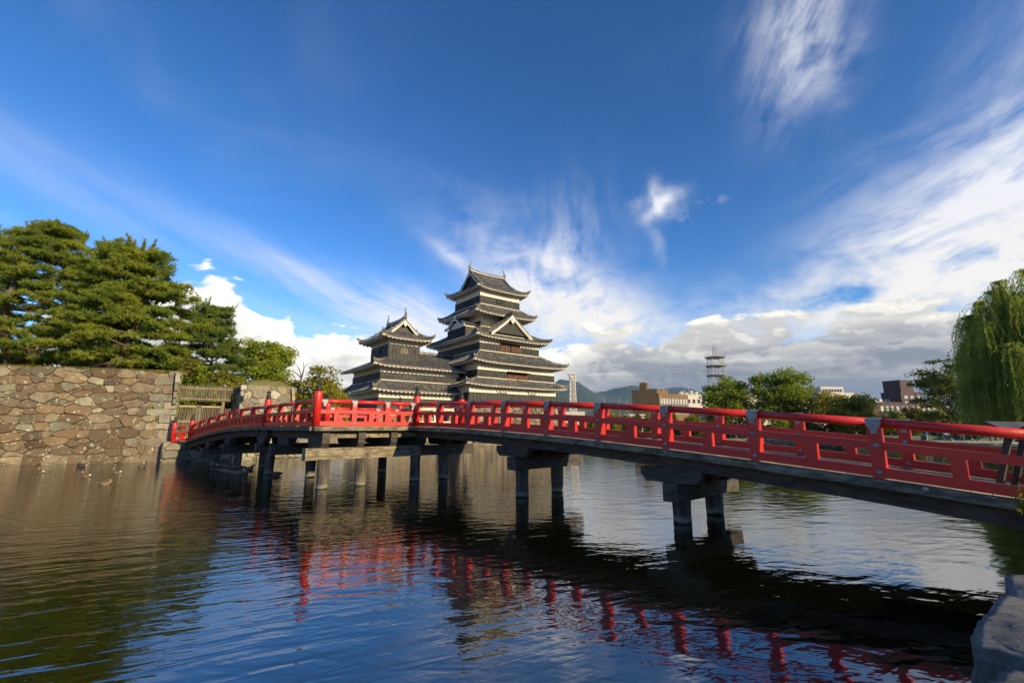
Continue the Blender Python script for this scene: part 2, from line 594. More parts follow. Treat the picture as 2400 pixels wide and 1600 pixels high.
A_CORNER = (-24.9, 34.0)
ABUT_L, ABUT_R = tuple(W(-7.0, 22.2)), tuple(W(3.4, 22.2))
MOAT = [(-140, -6.0), (-36.0, 30.0), A_CORNER, ABUT_L, ABUT_R, (-18.3, 59.6), (-8.5, 67.4), (-6.7, 62.2),
        (9.9, 75.0), (5.0, 84.0), (14.0, 92.0), (30.0, 93.0), (45.0, 88.5), (53.5, 73.0), (57.0, 58.0), (46.0, 36.0), (26.0, 19.0), (18.5, 11.0),
        (14.6, 6.8), (11.4, 4.2), (7.4, 4.9), (5.9, 5.45), (2.9, 2.95), (-0.9, -0.25), (-6.0, -4.0), (-70, -40)]
ring = [(9000 * math.cos(a), 9000 * math.sin(a)) for a in [2 * math.pi * k / 48 for k in range(48)]]
sheet('ground', ring, 0.40, M_EARTH, [MOAT], skirt=-1.0)

# terraces standing on the ground
sheet('near_bank', [(26.0, 18.9), (18.55, 10.9), (14.65, 6.7), (11.45, 4.1), (7.4, 4.8), (5.95, 5.3), (3.1, 2.9), (-0.85, -0.3), (-6.0, -4.05), (-70, -40.1), (-60, -80), (60, -60), (60, 12)], 1.0, M_GRAVEL, skirt=-0.8)
sheet('castle_court', [(-24.6, 33.5), tuple(W(3.3, 22.3)), (-18.2, 59.7), (-8.6, 67.5), (-5, 75), (4.8, 84.2), (10, 105), (-40, 140), (-95, 120), (-60, 50)], 1.55, M_GRAVEL, skirt=-0.8)
sheet('wall_top_terrace', [(-139, -4.6), (-35.9, 30.9), (-25.2, 34.75), (-26.3, 36.0), (-31, 41.5), (-34, 60), (-90, 95), (-150, 60)], 6.62, M_GRASS, skirt=0.0)
sheet('castle_lawn', [tuple(W(-7.6, 28.2)), tuple(W(2.2, 28.8)), tuple(W(4.2, 27.5)), (-19.6, 58.0), (-24, 66), (-40, 75), (-40, 50)], 1.9, M_GRASS, skirt=0.6)
sheet('far_bank_lawn', [(16, 95), (31, 95.5), (47, 91), (57.0, 75), (62, 60), (68, 64), (70, 100), (30, 135), (10, 130)], 0.47, M_GRASS, skirt=0.3)
sheet('far_bank_path', [(58.5, 73.5), (62.5, 66), (90, 66), (90, 74), (66, 76), (60, 79)], 0.52, M_GRAVEL, skirt=0.4)


# ------------------------------------------------------------------ water
WATER_Z = 0.18


def water():
    m, p = new_mat('moat_water')
    p.inputs['Base Color'].default_value = (0.0035, 0.0045, 0.002, 1)
    p.inputs['Roughness'].default_value = 0.035
    p.inputs['IOR'].default_value = 2.8
    def field(rot, sx, sy, z, detail, rough=0.5, dist=0.4):
        g = F.nt.nodes.new('ShaderNodeNewGeometry')
        mp = F.nt.nodes.new('ShaderNodeMapping')
        mp.inputs['Rotation'].default_value = (0, 0, R(rot))
        F.nt.links.new(g.outputs['Position'], mp.inputs[0])
        v = F.nt.nodes.new('ShaderNodeVectorMath')
        v.operation = 'MULTIPLY_ADD'
        v.inputs[1].default_value = (sx, sy, 1)
        v.inputs[2].default_value = (0, 0, z)
        F.nt.links.new(mp.outputs[0], v.inputs[0])
        return noise(v.outputs[0], 1.0, detail, rough, dist)
    ruff = field(20, 0.045, 0.075, 3.0, 2.0).smooth(0.36, 0.64)      # cat's-paws: ruffled and calmer patches
    g = F.nt.nodes.new('ShaderNodeNewGeometry')
    sp = F.nt.nodes.new('ShaderNodeSeparateXYZ')
    F.nt.links.new(g.outputs['Position'], sp.inputs[0])
    lee = F(sp.outputs[0]).smooth(2.0, -9.0)                          # stiller in the lee of the near bank
    trains = field(-26, 0.75, 4.4, 0.0, 2.0, 0.5, 0.5)               # ripple trains from the left
    cross = field(30, 1.1, 3.2, 5.0, 2.0, 0.5, 0.6)
    swell = field(-8, 0.9, 1.9, 9.0, 1.5, 0.45, 0.8)
    fine = field(8, 5.0, 11.0, 2.0, 2.0, 0.5, 0.2)
    h = trains * (lee * 0.0125 + ruff * 0.003 + 0.0022) + cross * (lee * 0.003 + ruff * 0.003 + 0.0012) + swell * 0.013 + fine * (lee * 0.0012 + ruff * 0.0012 + 0.0003)
    bump(p, h, 1.0, 1.0)
    vs, fs = [], []
    xs = np.linspace(-170, 130, 61)
    ys = np.linspace(-60, 130, 39)
    for y in ys:
        for x in xs:
            vs.append((x, y, WATER_Z))
    n = len(xs)
    for j in range(len(ys) - 1):
        for i in range(n - 1):
            fs.append((j * n + i, j * n + i + 1, (j + 1) * n + i + 1, (j + 1) * n + i))
    put('moat_water', mesh_np('moat_water', vs, fs, m, True), kind='structure')


water()


# ------------------------------------------------------------------ rubble walls of single stones
def clip(poly, px, py, nx, ny):
    """keep the part of poly where (p - (px,py)).n <= 0"""
    out = []
    n = len(poly)
    for i in range(n):
        a, b = poly[i], poly[(i + 1) % n]
        da = (a[0] - px) * nx + (a[1] - py) * ny
        db = (b[0] - px) * nx + (b[1] - py) * ny
        if da <= 0:
            out.append(a)
        if (da < 0 < db) or (db < 0 < da):
            t = da / (da - db)
            out.append((a[0] + (b[0] - a[0]) * t, a[1] + (b[1] - a[1]) * t))
    return out


def cells(w, h, cw, ch, rg, jit=0.42):
    """irregular cells of uneven size filling a w by h rectangle, wider than tall, roughly coursed"""
    k = cw / ch
    seeds = []
    rows = max(1, round(h / ch))
    for j in range(rows):
        y = (j + 0.5) * h / rows
        x = rg.uniform(-0.6, 0.1) * cw
        while x < w + cw * 0.4:
            step = cw * rg.choice((0.42, 0.62, 0.85, 1.05, 1.3, 1.75)) * rg.uniform(0.85, 1.15)
            seeds.append((x + step / 2, (y + rg.uniform(-jit, jit) * ch), (step / cw - 0.95) * 0.55))
            if step > 1.4 * cw and rg.random() < 0.8:          # a chip beside a big stone
                seeds.append((x + step * 1.02, y + rg.choice((-0.5, 0.5)) * ch, -0.75))
            x += step
    res = []
    for i, (sx, sy, sw) in enumerate(seeds):
        if sx < 0 or sx > w:
            continue
        poly = [(0, 0), (w, 0), (w, h), (0, h)]
        for q, (tx, ty, tw) in enumerate(seeds):
            if q == i or abs(tx - sx) > 3.4 * cw or abs(ty - sy) > 3.2 * ch:
                continue
            nx, ny = (tx - sx), (ty - sy) * k * k
            d2 = (tx - sx) ** 2 + ((ty - sy) * k) ** 2
            f = 0.5 + max(-0.32, min(0.32, (sw - tw) * 0.32 * cw * cw / max(0.05, d2)))
            poly = clip(poly, sx + (tx - sx) * f, sy + (ty - sy) * f, nx, ny)
            if len(poly) < 3:
                break
        if len(poly) >= 3:
            res.append(poly)
    return res


def stone_mesh(poly, gap, rg, bulge, to3):
    """a stone over its cell: rim, bevel and a slightly tilted face; to3(u, v, d) gives the point d in front of the wall"""
    cx = sum(p[0] for p in poly) / len(poly)
    cy = sum(p[1] for p in poly) / len(poly)
    pts = []
    n0 = len(poly)
    for i in range(n0):                       # drop slivers and soften the corners
        a, b = poly[i], poly[(i + 1) % n0]
        L = math.hypot(b[0] - a[0], b[1] - a[1])
        if L < 0.05:
            continue
        c = 0.14 if L > 0.3 else 0.3
        pts.append((a[0] + (b[0] - a[0]) * c, a[1] + (b[1] - a[1]) * c))
        if L > 0.45:
            j = rg.uniform(-0.07, 0.05) * L
            f = rg.uniform(0.35, 0.65)
            pts.append((a[0] + (b[0] - a[0]) * f + (a[1] - b[1]) / L * j, a[1] + (b[1] - a[1]) * f + (b[0] - a[0]) / L * j))
        pts.append((b[0] + (a[0] - b[0]) * c, b[1] + (a[1] - b[1]) * c))
    if len(pts) < 4:
        return None
    rad = max(0.12, sum(math.hypot(x - cx, y - cy) for x, y in pts) / len(pts))
    tx, ty = rg.uniform(-0.12, 0.12), rg.uniform(-0.10, 0.10)
    d1 = bulge * rg.uniform(0.35, 0.9)
    vs = []
    k1 = 1 - gap / rad
    k2 = max(0.5, k1 - rg.uniform(0.05, 0.14))
    for k, d in ((k1, -0.14), (k1, d1 * 0.45), (k2, d1 + bulge * 0.5)):
        for x, y in pts:
            u, v = cx + (x - cx) * k, cy + (y - cy) * k
            e = d + ((x - cx) * tx + (y - cy) * ty) * (1 if d > 0 else 0) + (rg.uniform(-0.012, 0.012) if d > 0 else 0)
            vs.append(to3(u, v, e))
    n = len(pts)
    fs = []
    for rr in range(2):
        for i in range(n):
            j = (i + 1) % n
            fs.append((rr * n + i, rr * n + j, (rr + 1) * n + j, (rr + 1) * n + i))
    fs.append(tuple(2 * n + i for i in range(n)))
    return vs, fs


def wall_face(parent, a, b, z0, z1, batter, cw, ch, mat, rg, bulge=0.10, gap=0.022, quoin=(0, 0), quoin_mat=None, hmax=None, wavy=0.0):
    """stones over a wall face from a to b (its right side as one stands before it at b), leaning back by batter"""
    a, b = np.array(a, float), np.array(b, float)
    L = float(np.linalg.norm(b - a))
    u = (b - a) / L
    out = np.array([u[1], -u[0]])
    H = z1 - z0

    def to3(x, y, d):
        p = a + u * x + out * (d - batter * y / H)
        lift = wavy * (0.5 + 0.3 * math.sin(x * 1.7) + 0.25 * math.sin(x * 4.3 + 1)) * max(0.0, y / H) ** 8
        return (p[0], p[1], z0 + y + lift)
    polys = []
    ql, qr = quoin
    rows = []
    for side, q in ((0, ql), (1, qr)):
        if not q:
            continue
        y = 0.0
        row = 0
        while y < H - 0.05:
            hh = min(H - y, ch * rg.uniform(0.85, 1.3))
            if H - y - hh < 0.2:
                hh = H - y
            sp = q * (1.0 if row % 2 else 0.55) * rg.uniform(0.85, 1.12)
            t = rg.uniform(-.04, .04)
            x0, x1 = (0, sp) if side == 0 else (L - sp, L)
            polys.append(([(x0, y), (x1, y + t), (x1, y + hh), (x0, y + hh)], quoin_mat or mat))
            rows.append((y, y + hh, x0, x1))
            y += hh
            row += 1
    for pl in cells(L, H, cw, ch, rg):
        cy = sum(p[1] for p in pl) / len(pl)
        cx = sum(p[0] for p in pl) / len(pl)
        for y0, y1, x0, x1 in rows:
            if y0 <= cy < y1:
                if x0 > 0:
                    pl = clip(pl, x0 - 0.01, 0, 1, 0)
                else:
                    pl = clip(pl, x1 + 0.01, 0, -1, 0)
        if len(pl) >= 3:
            polys.append((pl, mat))
    for poly, m in polys:
        if hmax is not None:
            poly = [(x, min(y, hmax(x))) for x, y in poly]
        r = stone_mesh(poly, gap, rg, bulge, to3)
        if r:
            put('stone', mesh_np('stone', r[0], r[1], m), parent)


def core(parent, pts, z0, z1, inset=0.0, mat=None):
    """earth core behind the stones: prism over plan points (bottom ring, top ring given per point as (x, y, xt, yt))"""
    mb = MB()
    n = len(pts)
    vs = [(p[0], p[1], z0) for p in pts] + [(p[2], p[3], z1) for p in pts]
    mb.add(vs, [tuple(range(n - 1, -1, -1)), tuple(range(n, 2 * n))] + [(i, (i + 1) % n, n + (i + 1) % n, n + i) for i in range(n)])
    return mb.put('wall_core', mat or M_JOINT, parent)


def offs(p, u, k):
    return (p[0] + u[0] * k, p[1] + u[1] * k)


# tall wall on the left
rg = random.Random(3)
wall = thing('stone_wall', 'tall brown rubble stone wall rising from the moat below the pines', 'stone wall', (-30, 32.2, 0))
wl_a, wl_b = np.array((-39.6, 28.74)), np.array(A_CORNER)
wu = (wl_b - wl_a) / np.linalg.norm(wl_b - wl_a)
wo = np.array([wu[1], -wu[0]])
bk = -wo
core(wall, [(*(wl_a + bk * .05), *(wl_a + bk * 0.50)), (*(wl_b + bk * .05 - wu * .05), *(wl_b + bk * 0.50 - wu * .12)),
            (*(wl_b + bk * 6 - wu * 2.5), *(wl_b + bk * 6 - wu * 2.6)), (*(wl_a + bk * 6), *(wl_a + bk * 6))], -0.5, 6.58)
wall_face(wall, wl_a, wl_b, -0.3, 6.66, 0.45, 0.92, 0.53, M_STONE, rg, 0.085, 0.008, (0, 1.75), M_QUOIN, wavy=0.16)
wall_face(wall, wl_b, wl_b + bk * 5.5 - wu * 2.4, 1.5, 6.66, 0.12, 1.0, 0.62, M_QUOIN, rg, 0.10, 0.022)

# low landing wall under the far end of the bridge
rg = random.Random(5)
low = thing('landing_wall', 'low pale stone landing wall under the far end of the red bridge', 'stone wall', (*W(-2, 22.4), 0))
la, lb = W(-7.4, 22.2), W(3.4, 22.2)
core(low, [(*offs(la, BD, .06), *offs(la, BD, .12)), (*offs(lb, BD, .06), *offs(lb, BD, .12)), (*offs(lb, BD, 1.5), *offs(lb, BD, 1.5)), (*offs(la, BD, 1.5), *offs(la, BD, 1.5))], -0.5, 1.50)
wall_face(low, la, lb, -0.3, 1.62, 0.10, 0.95, 0.55, M_PALE, rg, 0.12, 0.02)
wall_face(low, lb, (-18.3, 59.6), -0.3, 1.62, 0.10, 1.3, 0.62, M_PALE, rg, 0.12, 0.025)

# block beside the gate
rg = random.Random(9)
blk = thing('gate_wall_block', 'square pale stone block with a grassy top right of the picket gate', 'stone wall', (*W(-0.2, 26.5), 1.5))
b1, b2, b3, b4 = W(-2.45, 24.5), W(2.05, 24.5), W(2.05, 29.0), W(-2.45, 29.0)
cc = (b1 + b3) / 2
core(blk, [(*(p + (cc - p) * .02), *(p + (cc - p) * .17)) for p in (b1, b2, b3, b4)], 1.4, 6.12)
for pa, pb in ((b1, b2), (b4, b1), (b2, b3)):
    ua = (pb - pa) / np.linalg.norm(pb - pa)
    wall_face(blk, pa, pb, 1.45, 6.18, 0.42, 0.80, 0.62, M_PALE, rg, 0.09, 0.02)
mb = MB()                                   # turf mound on the block
N = 12
tc = [b + (cc - b) * 0.17 for b in (b1, b2, b3, b4)]
vs, fs = [], []
for j in range(N + 1):
    for i in range(N + 1):
        s, t = i / N, j / N
        p = (tc[0] * (1 - s) + tc[1] * s) * (1 - t) + (tc[3] * (1 - s) + tc[2] * s) * t
        k = 1 - max(abs(2 * s - 1), abs(2 * t - 1)) ** 3.0
        vs.append((p[0], p[1], 6.08 + 0.72 * k + 0.05 * rg.uniform(-1, 1)))
for j in range(N):
    for i in range(N):
        a = j * (N + 1) + i
        fs.append((a, a + 1, a + N + 2, a + N + 1))
put('turf_cap', mesh_np('turf_cap', vs, fs, M_TURF, True), blk)

# castle base
rg = random.Random(12)
G0 = np.array((-6.7, 62.2))
base = thing('keep_foundation_wall', 'sloping rubble stone base at the water under the great keep', 'stone wall', (2, 70, 0))
ga, gb = G0, G0 + E1 * 20.4
gl = G0 + E2 * 6.3
core(base, [(*(ga + E2 * .08 + E1 * .08), *(ga + E1 * 1.75 + E2 * 1.75)), (*(gb + E2 * .08), *(gb - E1 * 1.7 + E2 * 1.75)), (*(gb + E2 * 17), *(gb + E2 * 17 - E1 * 1.7)), (*(ga + E2 * 17 + E1 * .08), *(ga + E2 * 17 + E1 * 1.75))], -0.5, 5.55)
wall_face(base, ga, gb, -0.3, 5.6, 1.7, 1.02, 0.74, M_BASE, rg, 0.16, 0.03)
wall_face(base, gl, ga, -0.3, 5.6, 1.7, 1.1, 0.8, M_BASE, rg, 0.16, 0.03)
base2 = thing('keep_foundation_wall', 'sloping rubble stone base under the small keep', 'stone wall', (-14, 63, 0))
sa, sb = np.array((-18.3, 59.6)), np.array((-18.3, 59.6)) + E1 * 13.6
core(base2, [(*(sa + E1 * .08 + E2 * .08), *(sa + E1 * 1.1 + E2 * 1.1)), (*(sb + E2 * .08), *(sb + E2 * 1.1)), (*(sb + E2 * 12), *(sb + E2 * 12)), (*(sa + E2 * 12 + E1 * .08), *(sa + E2 * 12 + E1 * 1.1))], -0.5, 5.1)
wall_face(base2, sa, sb, -0.3, 5.15, 1.1, 1.1, 0.8, M_BASE, rg, 0.16, 0.03)
wall_face(base2, sa + E2 * 8, sa, 1.6, 5.15, 0.8, 1.2, 0.85, M_BASE, rg, 0.16, 0.03)

# far bank edging
rg = random.Random(15)
edge_t = thing('far_bank_edging', 'low grey stone edging along the far shore below the trees', 'stone edging', (48, 80, 0))
mb = MB()
line = [(14.0, 92.0), (30.0, 93.0), (45.0, 88.5), (53.5, 73.0), (57.0, 58.0), (46.0, 36.0), (26.0, 19.0)]
for (x0, y0), (x1, y1) in zip(line, line[1:]):
    L = math.hypot(x1 - x0, y1 - y0)
    ux, uy = (x1 - x0) / L, (y1 - y0) / L
    s = 0
    while s < L:
        w = rg.uniform(0.6, 1.3)
        h = rg.uniform(0.5, 0.62)
        mb.box((x0 + ux * (s + w / 2) + uy * 0.05, y0 + uy * (s + w / 2) - ux * 0.05, h / 2 - 0.1), w * 0.97, rg.uniform(0.5, 0.7), h + 0.2, (ux, uy, rg.uniform(-.04, .04)), (-uy, ux, 0))
        s += w
mb.put('edging_stones', M_BASE, edge_t, kind='stuff')

# boulders of the near bank, bottom right
def boulder(c, size, rz, seed, mat, parent):
    bm = bmesh.new()
    bmesh.ops.create_cube(bm, size=1.0)
    bmesh.ops.subdivide_edges(bm, edges=bm.edges[:], cuts=19, use_grid_fill=True)
    rr = np.random.default_rng(seed)
    ph = rr.uniform(0, 6.28, (6, 3))
    fr = rr.uniform(2.0, 9.0, (6, 3))
    for v in bm.verts:
        p = np.array(v.co)
        q = p / max(1e-6, np.linalg.norm(p)) * 0.62
        p = p * 0.66 + q * 0.34
        d = sum(math.sin(fr[k] @ p + ph[k, 0]) * (0.020 / (1 + k * 0.35)) for k in range(6))
        lay = math.sin(p[2] * 26 + p[0] * 5 + ph[0, 1]) * 0.012
        p = p * (1 + d + lay) + rr.normal(0, 0.004, 3)
        v.co = (p[0] * size[0], p[1] * size[1], p[2] * size[2])
    me = bpy.data.meshes.new('stone')
    bm.to_mesh(me)
    bm.free()
    me.materials.append(mat)
    me.polygons.foreach_set('use_smooth', [True] * len(me.polygons))
    put('stone', me, parent, Matrix.Translation(c) @ Matrix.Rotation(rz, 4, 'Z'))


m, p = new_mat('grey_bank_rock')
pos = position((1, 1, 2.5))
n1_ = noise(pos, 3.0, 8.0, 0.7, 0.4)
n2_ = noise(position(), 26.0, 6.0, 0.8)
col = mixc(n1_.smooth(0.35, 0.65), (0.19, 0.19, 0.185), (0.36, 0.355, 0.33))
col = mixc(noise(position(), 5.0, 5.0, 0.7).smooth(0.60, 0.68) * 0.7, col, (0.20, 0.21, 0.15))
col = mixc(n2_.smooth(0.35, 0.7) * 0.6, col, (0.10, 0.10, 0.105))
F.nt.links.new(col, p.inputs['Base Color'])
p.inputs['Roughness'].default_value = 0.85
bump(p, n1_ + n2_ * 0.7, 0.09)
M_GREYROCK = m
bank = thing('bank_rocks', 'rough grey rocks of the near bank at the water edge', 'rocks', (4.4, 4.2, 0))
for k, (s, sz, dz, o) in enumerate([(-1.35, (1.7, 1.5, 1.6), -0.06, 0.66), (0.2, (1.75, 1.5, 1.62), -0.02, 0.68), (1.75, (1.7, 1.55, 1.66), 0.0, 0.66), (3.2, (1.75, 1.6, 1.6), -0.02, 0.72), (4.5, (1.6, 1.6, 1.5), -0.12, 1.25)]):
    ux, uy = 0.768, 0.640
    x, y = 2.62 + ux * s + uy * o, 2.95 + uy * s - ux * o
    boulder((x, y, 0.28 + dz), sz, math.atan2(uy, ux) + 0.1 * math.sin(k * 5), 40 + k, M_GREYROCK, bank)

# ------------------------------------------------------------------ the red bridge
def zb(t):
    """height of the lower bolt line of the railings along the bridge"""
    if t <= 0: return 2.76 + 0.0142 * t - 0.00252 * t * t
    if t <= 7.4: return 2.76
    return 2.76 - 0.0050 * (t - 7.4) ** 2


def rn(t):
    """r of the near railing, and of the far one beyond the platform"""
    return -4.5 if t < 7.4 else -4.5 - 0.105 * (t - 7.4)


bridge = thing('wooden_bridge', 'red lacquered wooden bridge with a crank crossing the moat on dark piles', 'bridge', (*W(0, -6), 0))

# shared meshes: local x along the rail, local -y towards the viewer, z = 0 at the lower bolt
mb = MB(); mb.box((0, 0, 0.375), 0.205, 0.24, 0.96); ME_POST = mb.mesh('rail_post', M_RED)
mb = MB(); mb.box((0, 0, 0.245), 0.19, 0.22, 0.34); ME_STRUT = mb.mesh('strut', M_RED)
mb = MB(); mb.tube([(0, 0.0, 0), (0, -0.012, 0), (0, -0.03, 0)], [0.05, 0.05, 0.026], 12); ME_BOLT = mb.mesh('bolt', M_ZINC, True)
mb = MB()
n = 12
rows = []
for x in (-0.145, 0.145):
    rows.append([(x * (1.0 - 0.30 * (abs(k - n / 2) / (n / 2)) ** 2), 0.094 * math.cos(math.pi * k / n) * -1, 0.90 + 0.094 * math.sin(math.pi * k / n)) for k in range(n + 1)])
for k in range(n):
    mb.quad(rows[0][k], rows[1][k], rows[1][k + 1], rows[0][k + 1])
for s in (-1, 1):
    y = s * 0.1215
    tong = [(-0.12, y, 0.90), (-0.115, y, 0.86), (-0.055, y, 0.79), (-0.045, y, 0.70), (0.045, y, 0.70), (0.055, y, 0.79), (0.115, y, 0.86), (0.12, y, 0.90)]
    mb.prism(tong if s < 0 else tong[::-1], (0, s * 0.006, 0))
ME_STRAP = mb.mesh('strap', M_ZINC)
NEWEL_R = 0.165
mb = MB(); mb.lathe([(NEWEL_R, -0.11), (NEWEL_R, 1.24), (NEWEL_R * 0.92, 1.29)], n=20); ME_NEWEL = mb.mesh('newel_post', M_RED, True)
mb = MB(); mb.lathe([(0.118, 1.29), (0.118, 1.33), (0.128, 1.335), (0.128, 1.375), (0.112, 1.38), (0.112, 1.43), (0.124, 1.435), (0.124, 1.465), (0.10, 1.50), (0.055, 1.53), (0.05, 1.56), (0.085, 1.585), (0.105, 1.62), (0.10, 1.665), (0.06, 1.70), (0.02, 1.715), (0.008, 1.75)], n=18); ME_FINIAL = mb.mesh('finial', M_BRONZE, True)


def frame(p, d):
    """matrix at p with local x along horizontal d and -y to the viewer's side of the rail"""
    d = Vector((d[0], d[1], 0)).normalized()
    y = Vector((-d.y, d.x, 0))
    if y.y < 0: y, d = -y, -d
    return Matrix(((d.x, y.x, 0, p[0]), (d.y, y.y, 0, p[1]), (0, 0, 1, p[2]), (0, 0, 0, 1)))


def newel(r, t):
    M = Matrix.Translation(P3(r, t, zb(t)))
    o = put('newel_post', ME_NEWEL, bridge, M)
    put('finial', ME_FINIAL, o, M)


def railing(pts, struts=1, start_newel=True, end_newel=True):
    """pts: (r, t) of posts in order; the ends are newels"""
    P = [P3(r, t, zb(t)) for r, t in pts]
    n = len(P)
    for name, dz, w, h in (('middle_rail', 0.478, 0.13, 0.150), ('bottom_rail', 0.0, 0.15, 0.175)):
        mb = MB()
        for a, b in zip(P, P[1:]):
            fr = frame(a, b - a)
            k = Vector((0, 0, dz)) - Vector((fr[0][1], fr[1][1], 0)) * (0.125 - w / 2)
            mb.beam(a + k, b + k, w, h)
        mb.put(name, M_RED, bridge)
    for i, (a, b) in enumerate(zip(P, P[1:])):
        k = Vector((0, 0, 0.90))
        mb = MB(); mb.tube([a + k, b + k], 0.086, 14); mb.put('handrail', M_RED, bridge, True)
        for q in range(1, struts + 1):
            f = q / (struts + 1)
            put('strut', ME_STRUT, bridge, frame(a.lerp(b, f), b - a))
    for i in range(n):
        if (i == 0 and start_newel) or (i == n - 1 and end_newel):
            other = P[1] if i == 0 else P[-2]
            d = (other - P[i]).normalized()
            q = P[i] + d * 0.25
            M = frame(q, d)
            put('strap', ME_STRAP, bridge, M)
            continue
        d = P[min(i + 1, n - 1)] - P[max(i - 1, 0)]
        M = frame(P[i], d)
        o = put('rail_post', ME_POST, bridge, M)
        put('strap', ME_STRAP, o, M)
        for dz in (0.0, 0.478):
            put('bolt', ME_BOLT, o, M @ Matrix.Translation((0, -0.124, dz)))


R_POSTS = [-23.4, -21.27, -19.13] + [-16.98, -14.83, -12.69, -10.55, -8.47, -6.31, -4.22, -1.99]
railing([(0, t) for t in R_POSTS] + [(0, 0)], 1, False)
railing([(0, 0), (-1.5, 0), (-3.0, 0), (-4.5, 0)], 1)
railing([(-4.5, 0), (-4.5, 2.6), (-4.5, 5.0), (-4.5, 7.4)], 2)
L_T = [7.4 + k * (21.2 - 7.4) / 7 for k in range(8)]
railing([(rn(t), t) for t in L_T], 2)
railing([(rn(21.2), 21.2), (-6.85, 22.3)], 1)
FAR = 3.05
railing([(FAR, t) for t in R_POSTS] + [(FAR, 0.7)], 1, False)
railing([(FAR, 0.7), (FAR, 2.9), (FAR, 5.1), (FAR, 7.3)], 1)
railing([(FAR, 7.3), (1.55, 7.3), (0.05, 7.3), (-1.45, 7.3)], 1)
railing([(rn(t) + 3.05, t) for t in L_T], 2)
railing([(rn(21.2) + 3.05, 21.2), (-1.9, 22.3)], 1)
for r, t in ((0, 0), (-4.5, 0), (-4.5, 7.4), (rn(21.2), 21.2), (-6.85, 22.3), (FAR, 0.7), (FAR, 7.3), (-1.45, 7.3), (rn(21.2) + 3.05, 21.2), (-1.9, 22.3)):
    newel(r, t)

# deck
def plank_mesh(L, w=0.235):
    mb = MB(); mb.box((0, 0, 0), L, w, 0.06)
    return mb.mesh('plank', M_DECK)

def plank(me, r0, r1, t):
    s = (zb(t + 0.1) - zb(t - 0.1)) / 0.2
    M = frame(P3((r0 + r1) / 2, t, zb(t) - 0.155), BE) @ Matrix.Rotation(math.atan(s), 4, 'X')
    put('plank', me, bridge, M)

me_r = plank_mesh(3.16)
t = -23.5
while t < 0:
    plank(me_r, -0.06, 3.11, t); t += 0.25
me_p = plank_mesh(7.7)
while t < 7.4:
    plank(me_p, -4.58, 3.12, t); t += 0.25
while t < 22.2:
    plank(me_r, rn(t) - 0.06, rn(t) + 3.11, t); t += 0.25

rg = random.Random(21)


def run(name, mat, line, dz, w, h, jitter=0.0, parent=None):
    """beam following (r, t) points under the deck"""
    mb = MB()
    pr = None
    for (r0, t0), (r1, t1) in zip(line, line[1:]):
        j = rg.uniform(-jitter, jitter)
        mb.beam(P3(r0, t0, zb(t0) + dz + j), P3(r1, t1, zb(t1) + dz + j), w, h * (1 + rg.uniform(-.04, .04)))
    return mb.put(name, mat, parent or bridge)


def seq(a, b, n):
    return [(a[0] + (b[0] - a[0]) * k / n, a[1] + (b[1] - a[1]) * k / n) for k in range(n + 1)]


for line in (seq((-0.10, -23.4), (-0.10, -0.02), 16), seq((FAR + 0.1, -23.4), (FAR + 0.1, 7.4), 18),
             seq((-0.0, -0.12), (-4.62, -0.12), 4), seq((-4.62, 0.0), (-4.62, 7.4), 4),
             [(rn(t) - 0.12, t) for t in np.linspace(7.4, 21.9, 12)], seq((FAR, 7.45), (-1.4, 7.45), 3),
             [(rn(t) + 3.17, t) for t in np.linspace(7.4, 21.9, 12)]):
    run('edge_board', M_EDGE, line, -0.205, 0.24, 0.15, 0.008)
for r in (0.30, 1.15, 2.0, 2.85):
    run('girder', M_BLACKWOOD, seq((r, -23.4), (r, 0.6 if r > 0.5 else 0.55), 10), -0.44, 0.30, 0.32)
PLAT = (-4.05, -2.55, -1.05, 0.45)
for r in PLAT + (1.9, 2.9):
    run('girder', M_BLACKWOOD, [(r, 0.0), (r, 7.3)], -0.45, 0.32, 0.34)
for k in (0.2, 1.5, 2.85):
    run('girder', M_BLACKWOOD, [(rn(t) + k, t) for t in np.linspace(7.3, 21.9, 11)], -0.44, 0.28, 0.32)


def corbel(r, t0, t1, z_top, h=0.36, w=0.30):
    """bearer block along the bridge with chamfered undersides at both ends"""
    mb = MB()
    c = 0.16
    prof = [(t0, z_top), (t1, z_top), (t1, z_top - h * 0.5), (t1 - c, z_top - h), (t0 + c, z_top - h), (t0, z_top - h * 0.5)]
    mb.prism([P3(r - w / 2, t, z) for t, z in prof], P3(r + w / 2, 0, 0) - P3(r - w / 2, 0, 0))
    mb.put('corbel', M_BLACKWOOD, bridge)


def cap(r0, r1, t, mat=None, h=0.46, w=0.42, zoff=0.0):
    z = zb(t) - 0.98 - h / 2 + zoff
    mb = MB(); mb.beam(P3(r0, t, z), P3(r1, t, z), w, h)
    mb.put('cap_beam', mat or M_BLACKWOOD, bridge)
    return z - h / 2


def pile(r, t, ztop, lean=0.0):
    mb = MB()
    n = 18
    pr = [0.235 * (1 + 0.04 * math.sin(k * 2.1 + r)) for k in range(7)]
    pts = [P3(r + lean * (1 - k / 6) * 0.0, t, -1.4 + (ztop + 1.4) * k / 6) for k in range(7)]
    mb.tube(pts, pr, n)
    mb.put('pile', M_PILE, bridge, True)


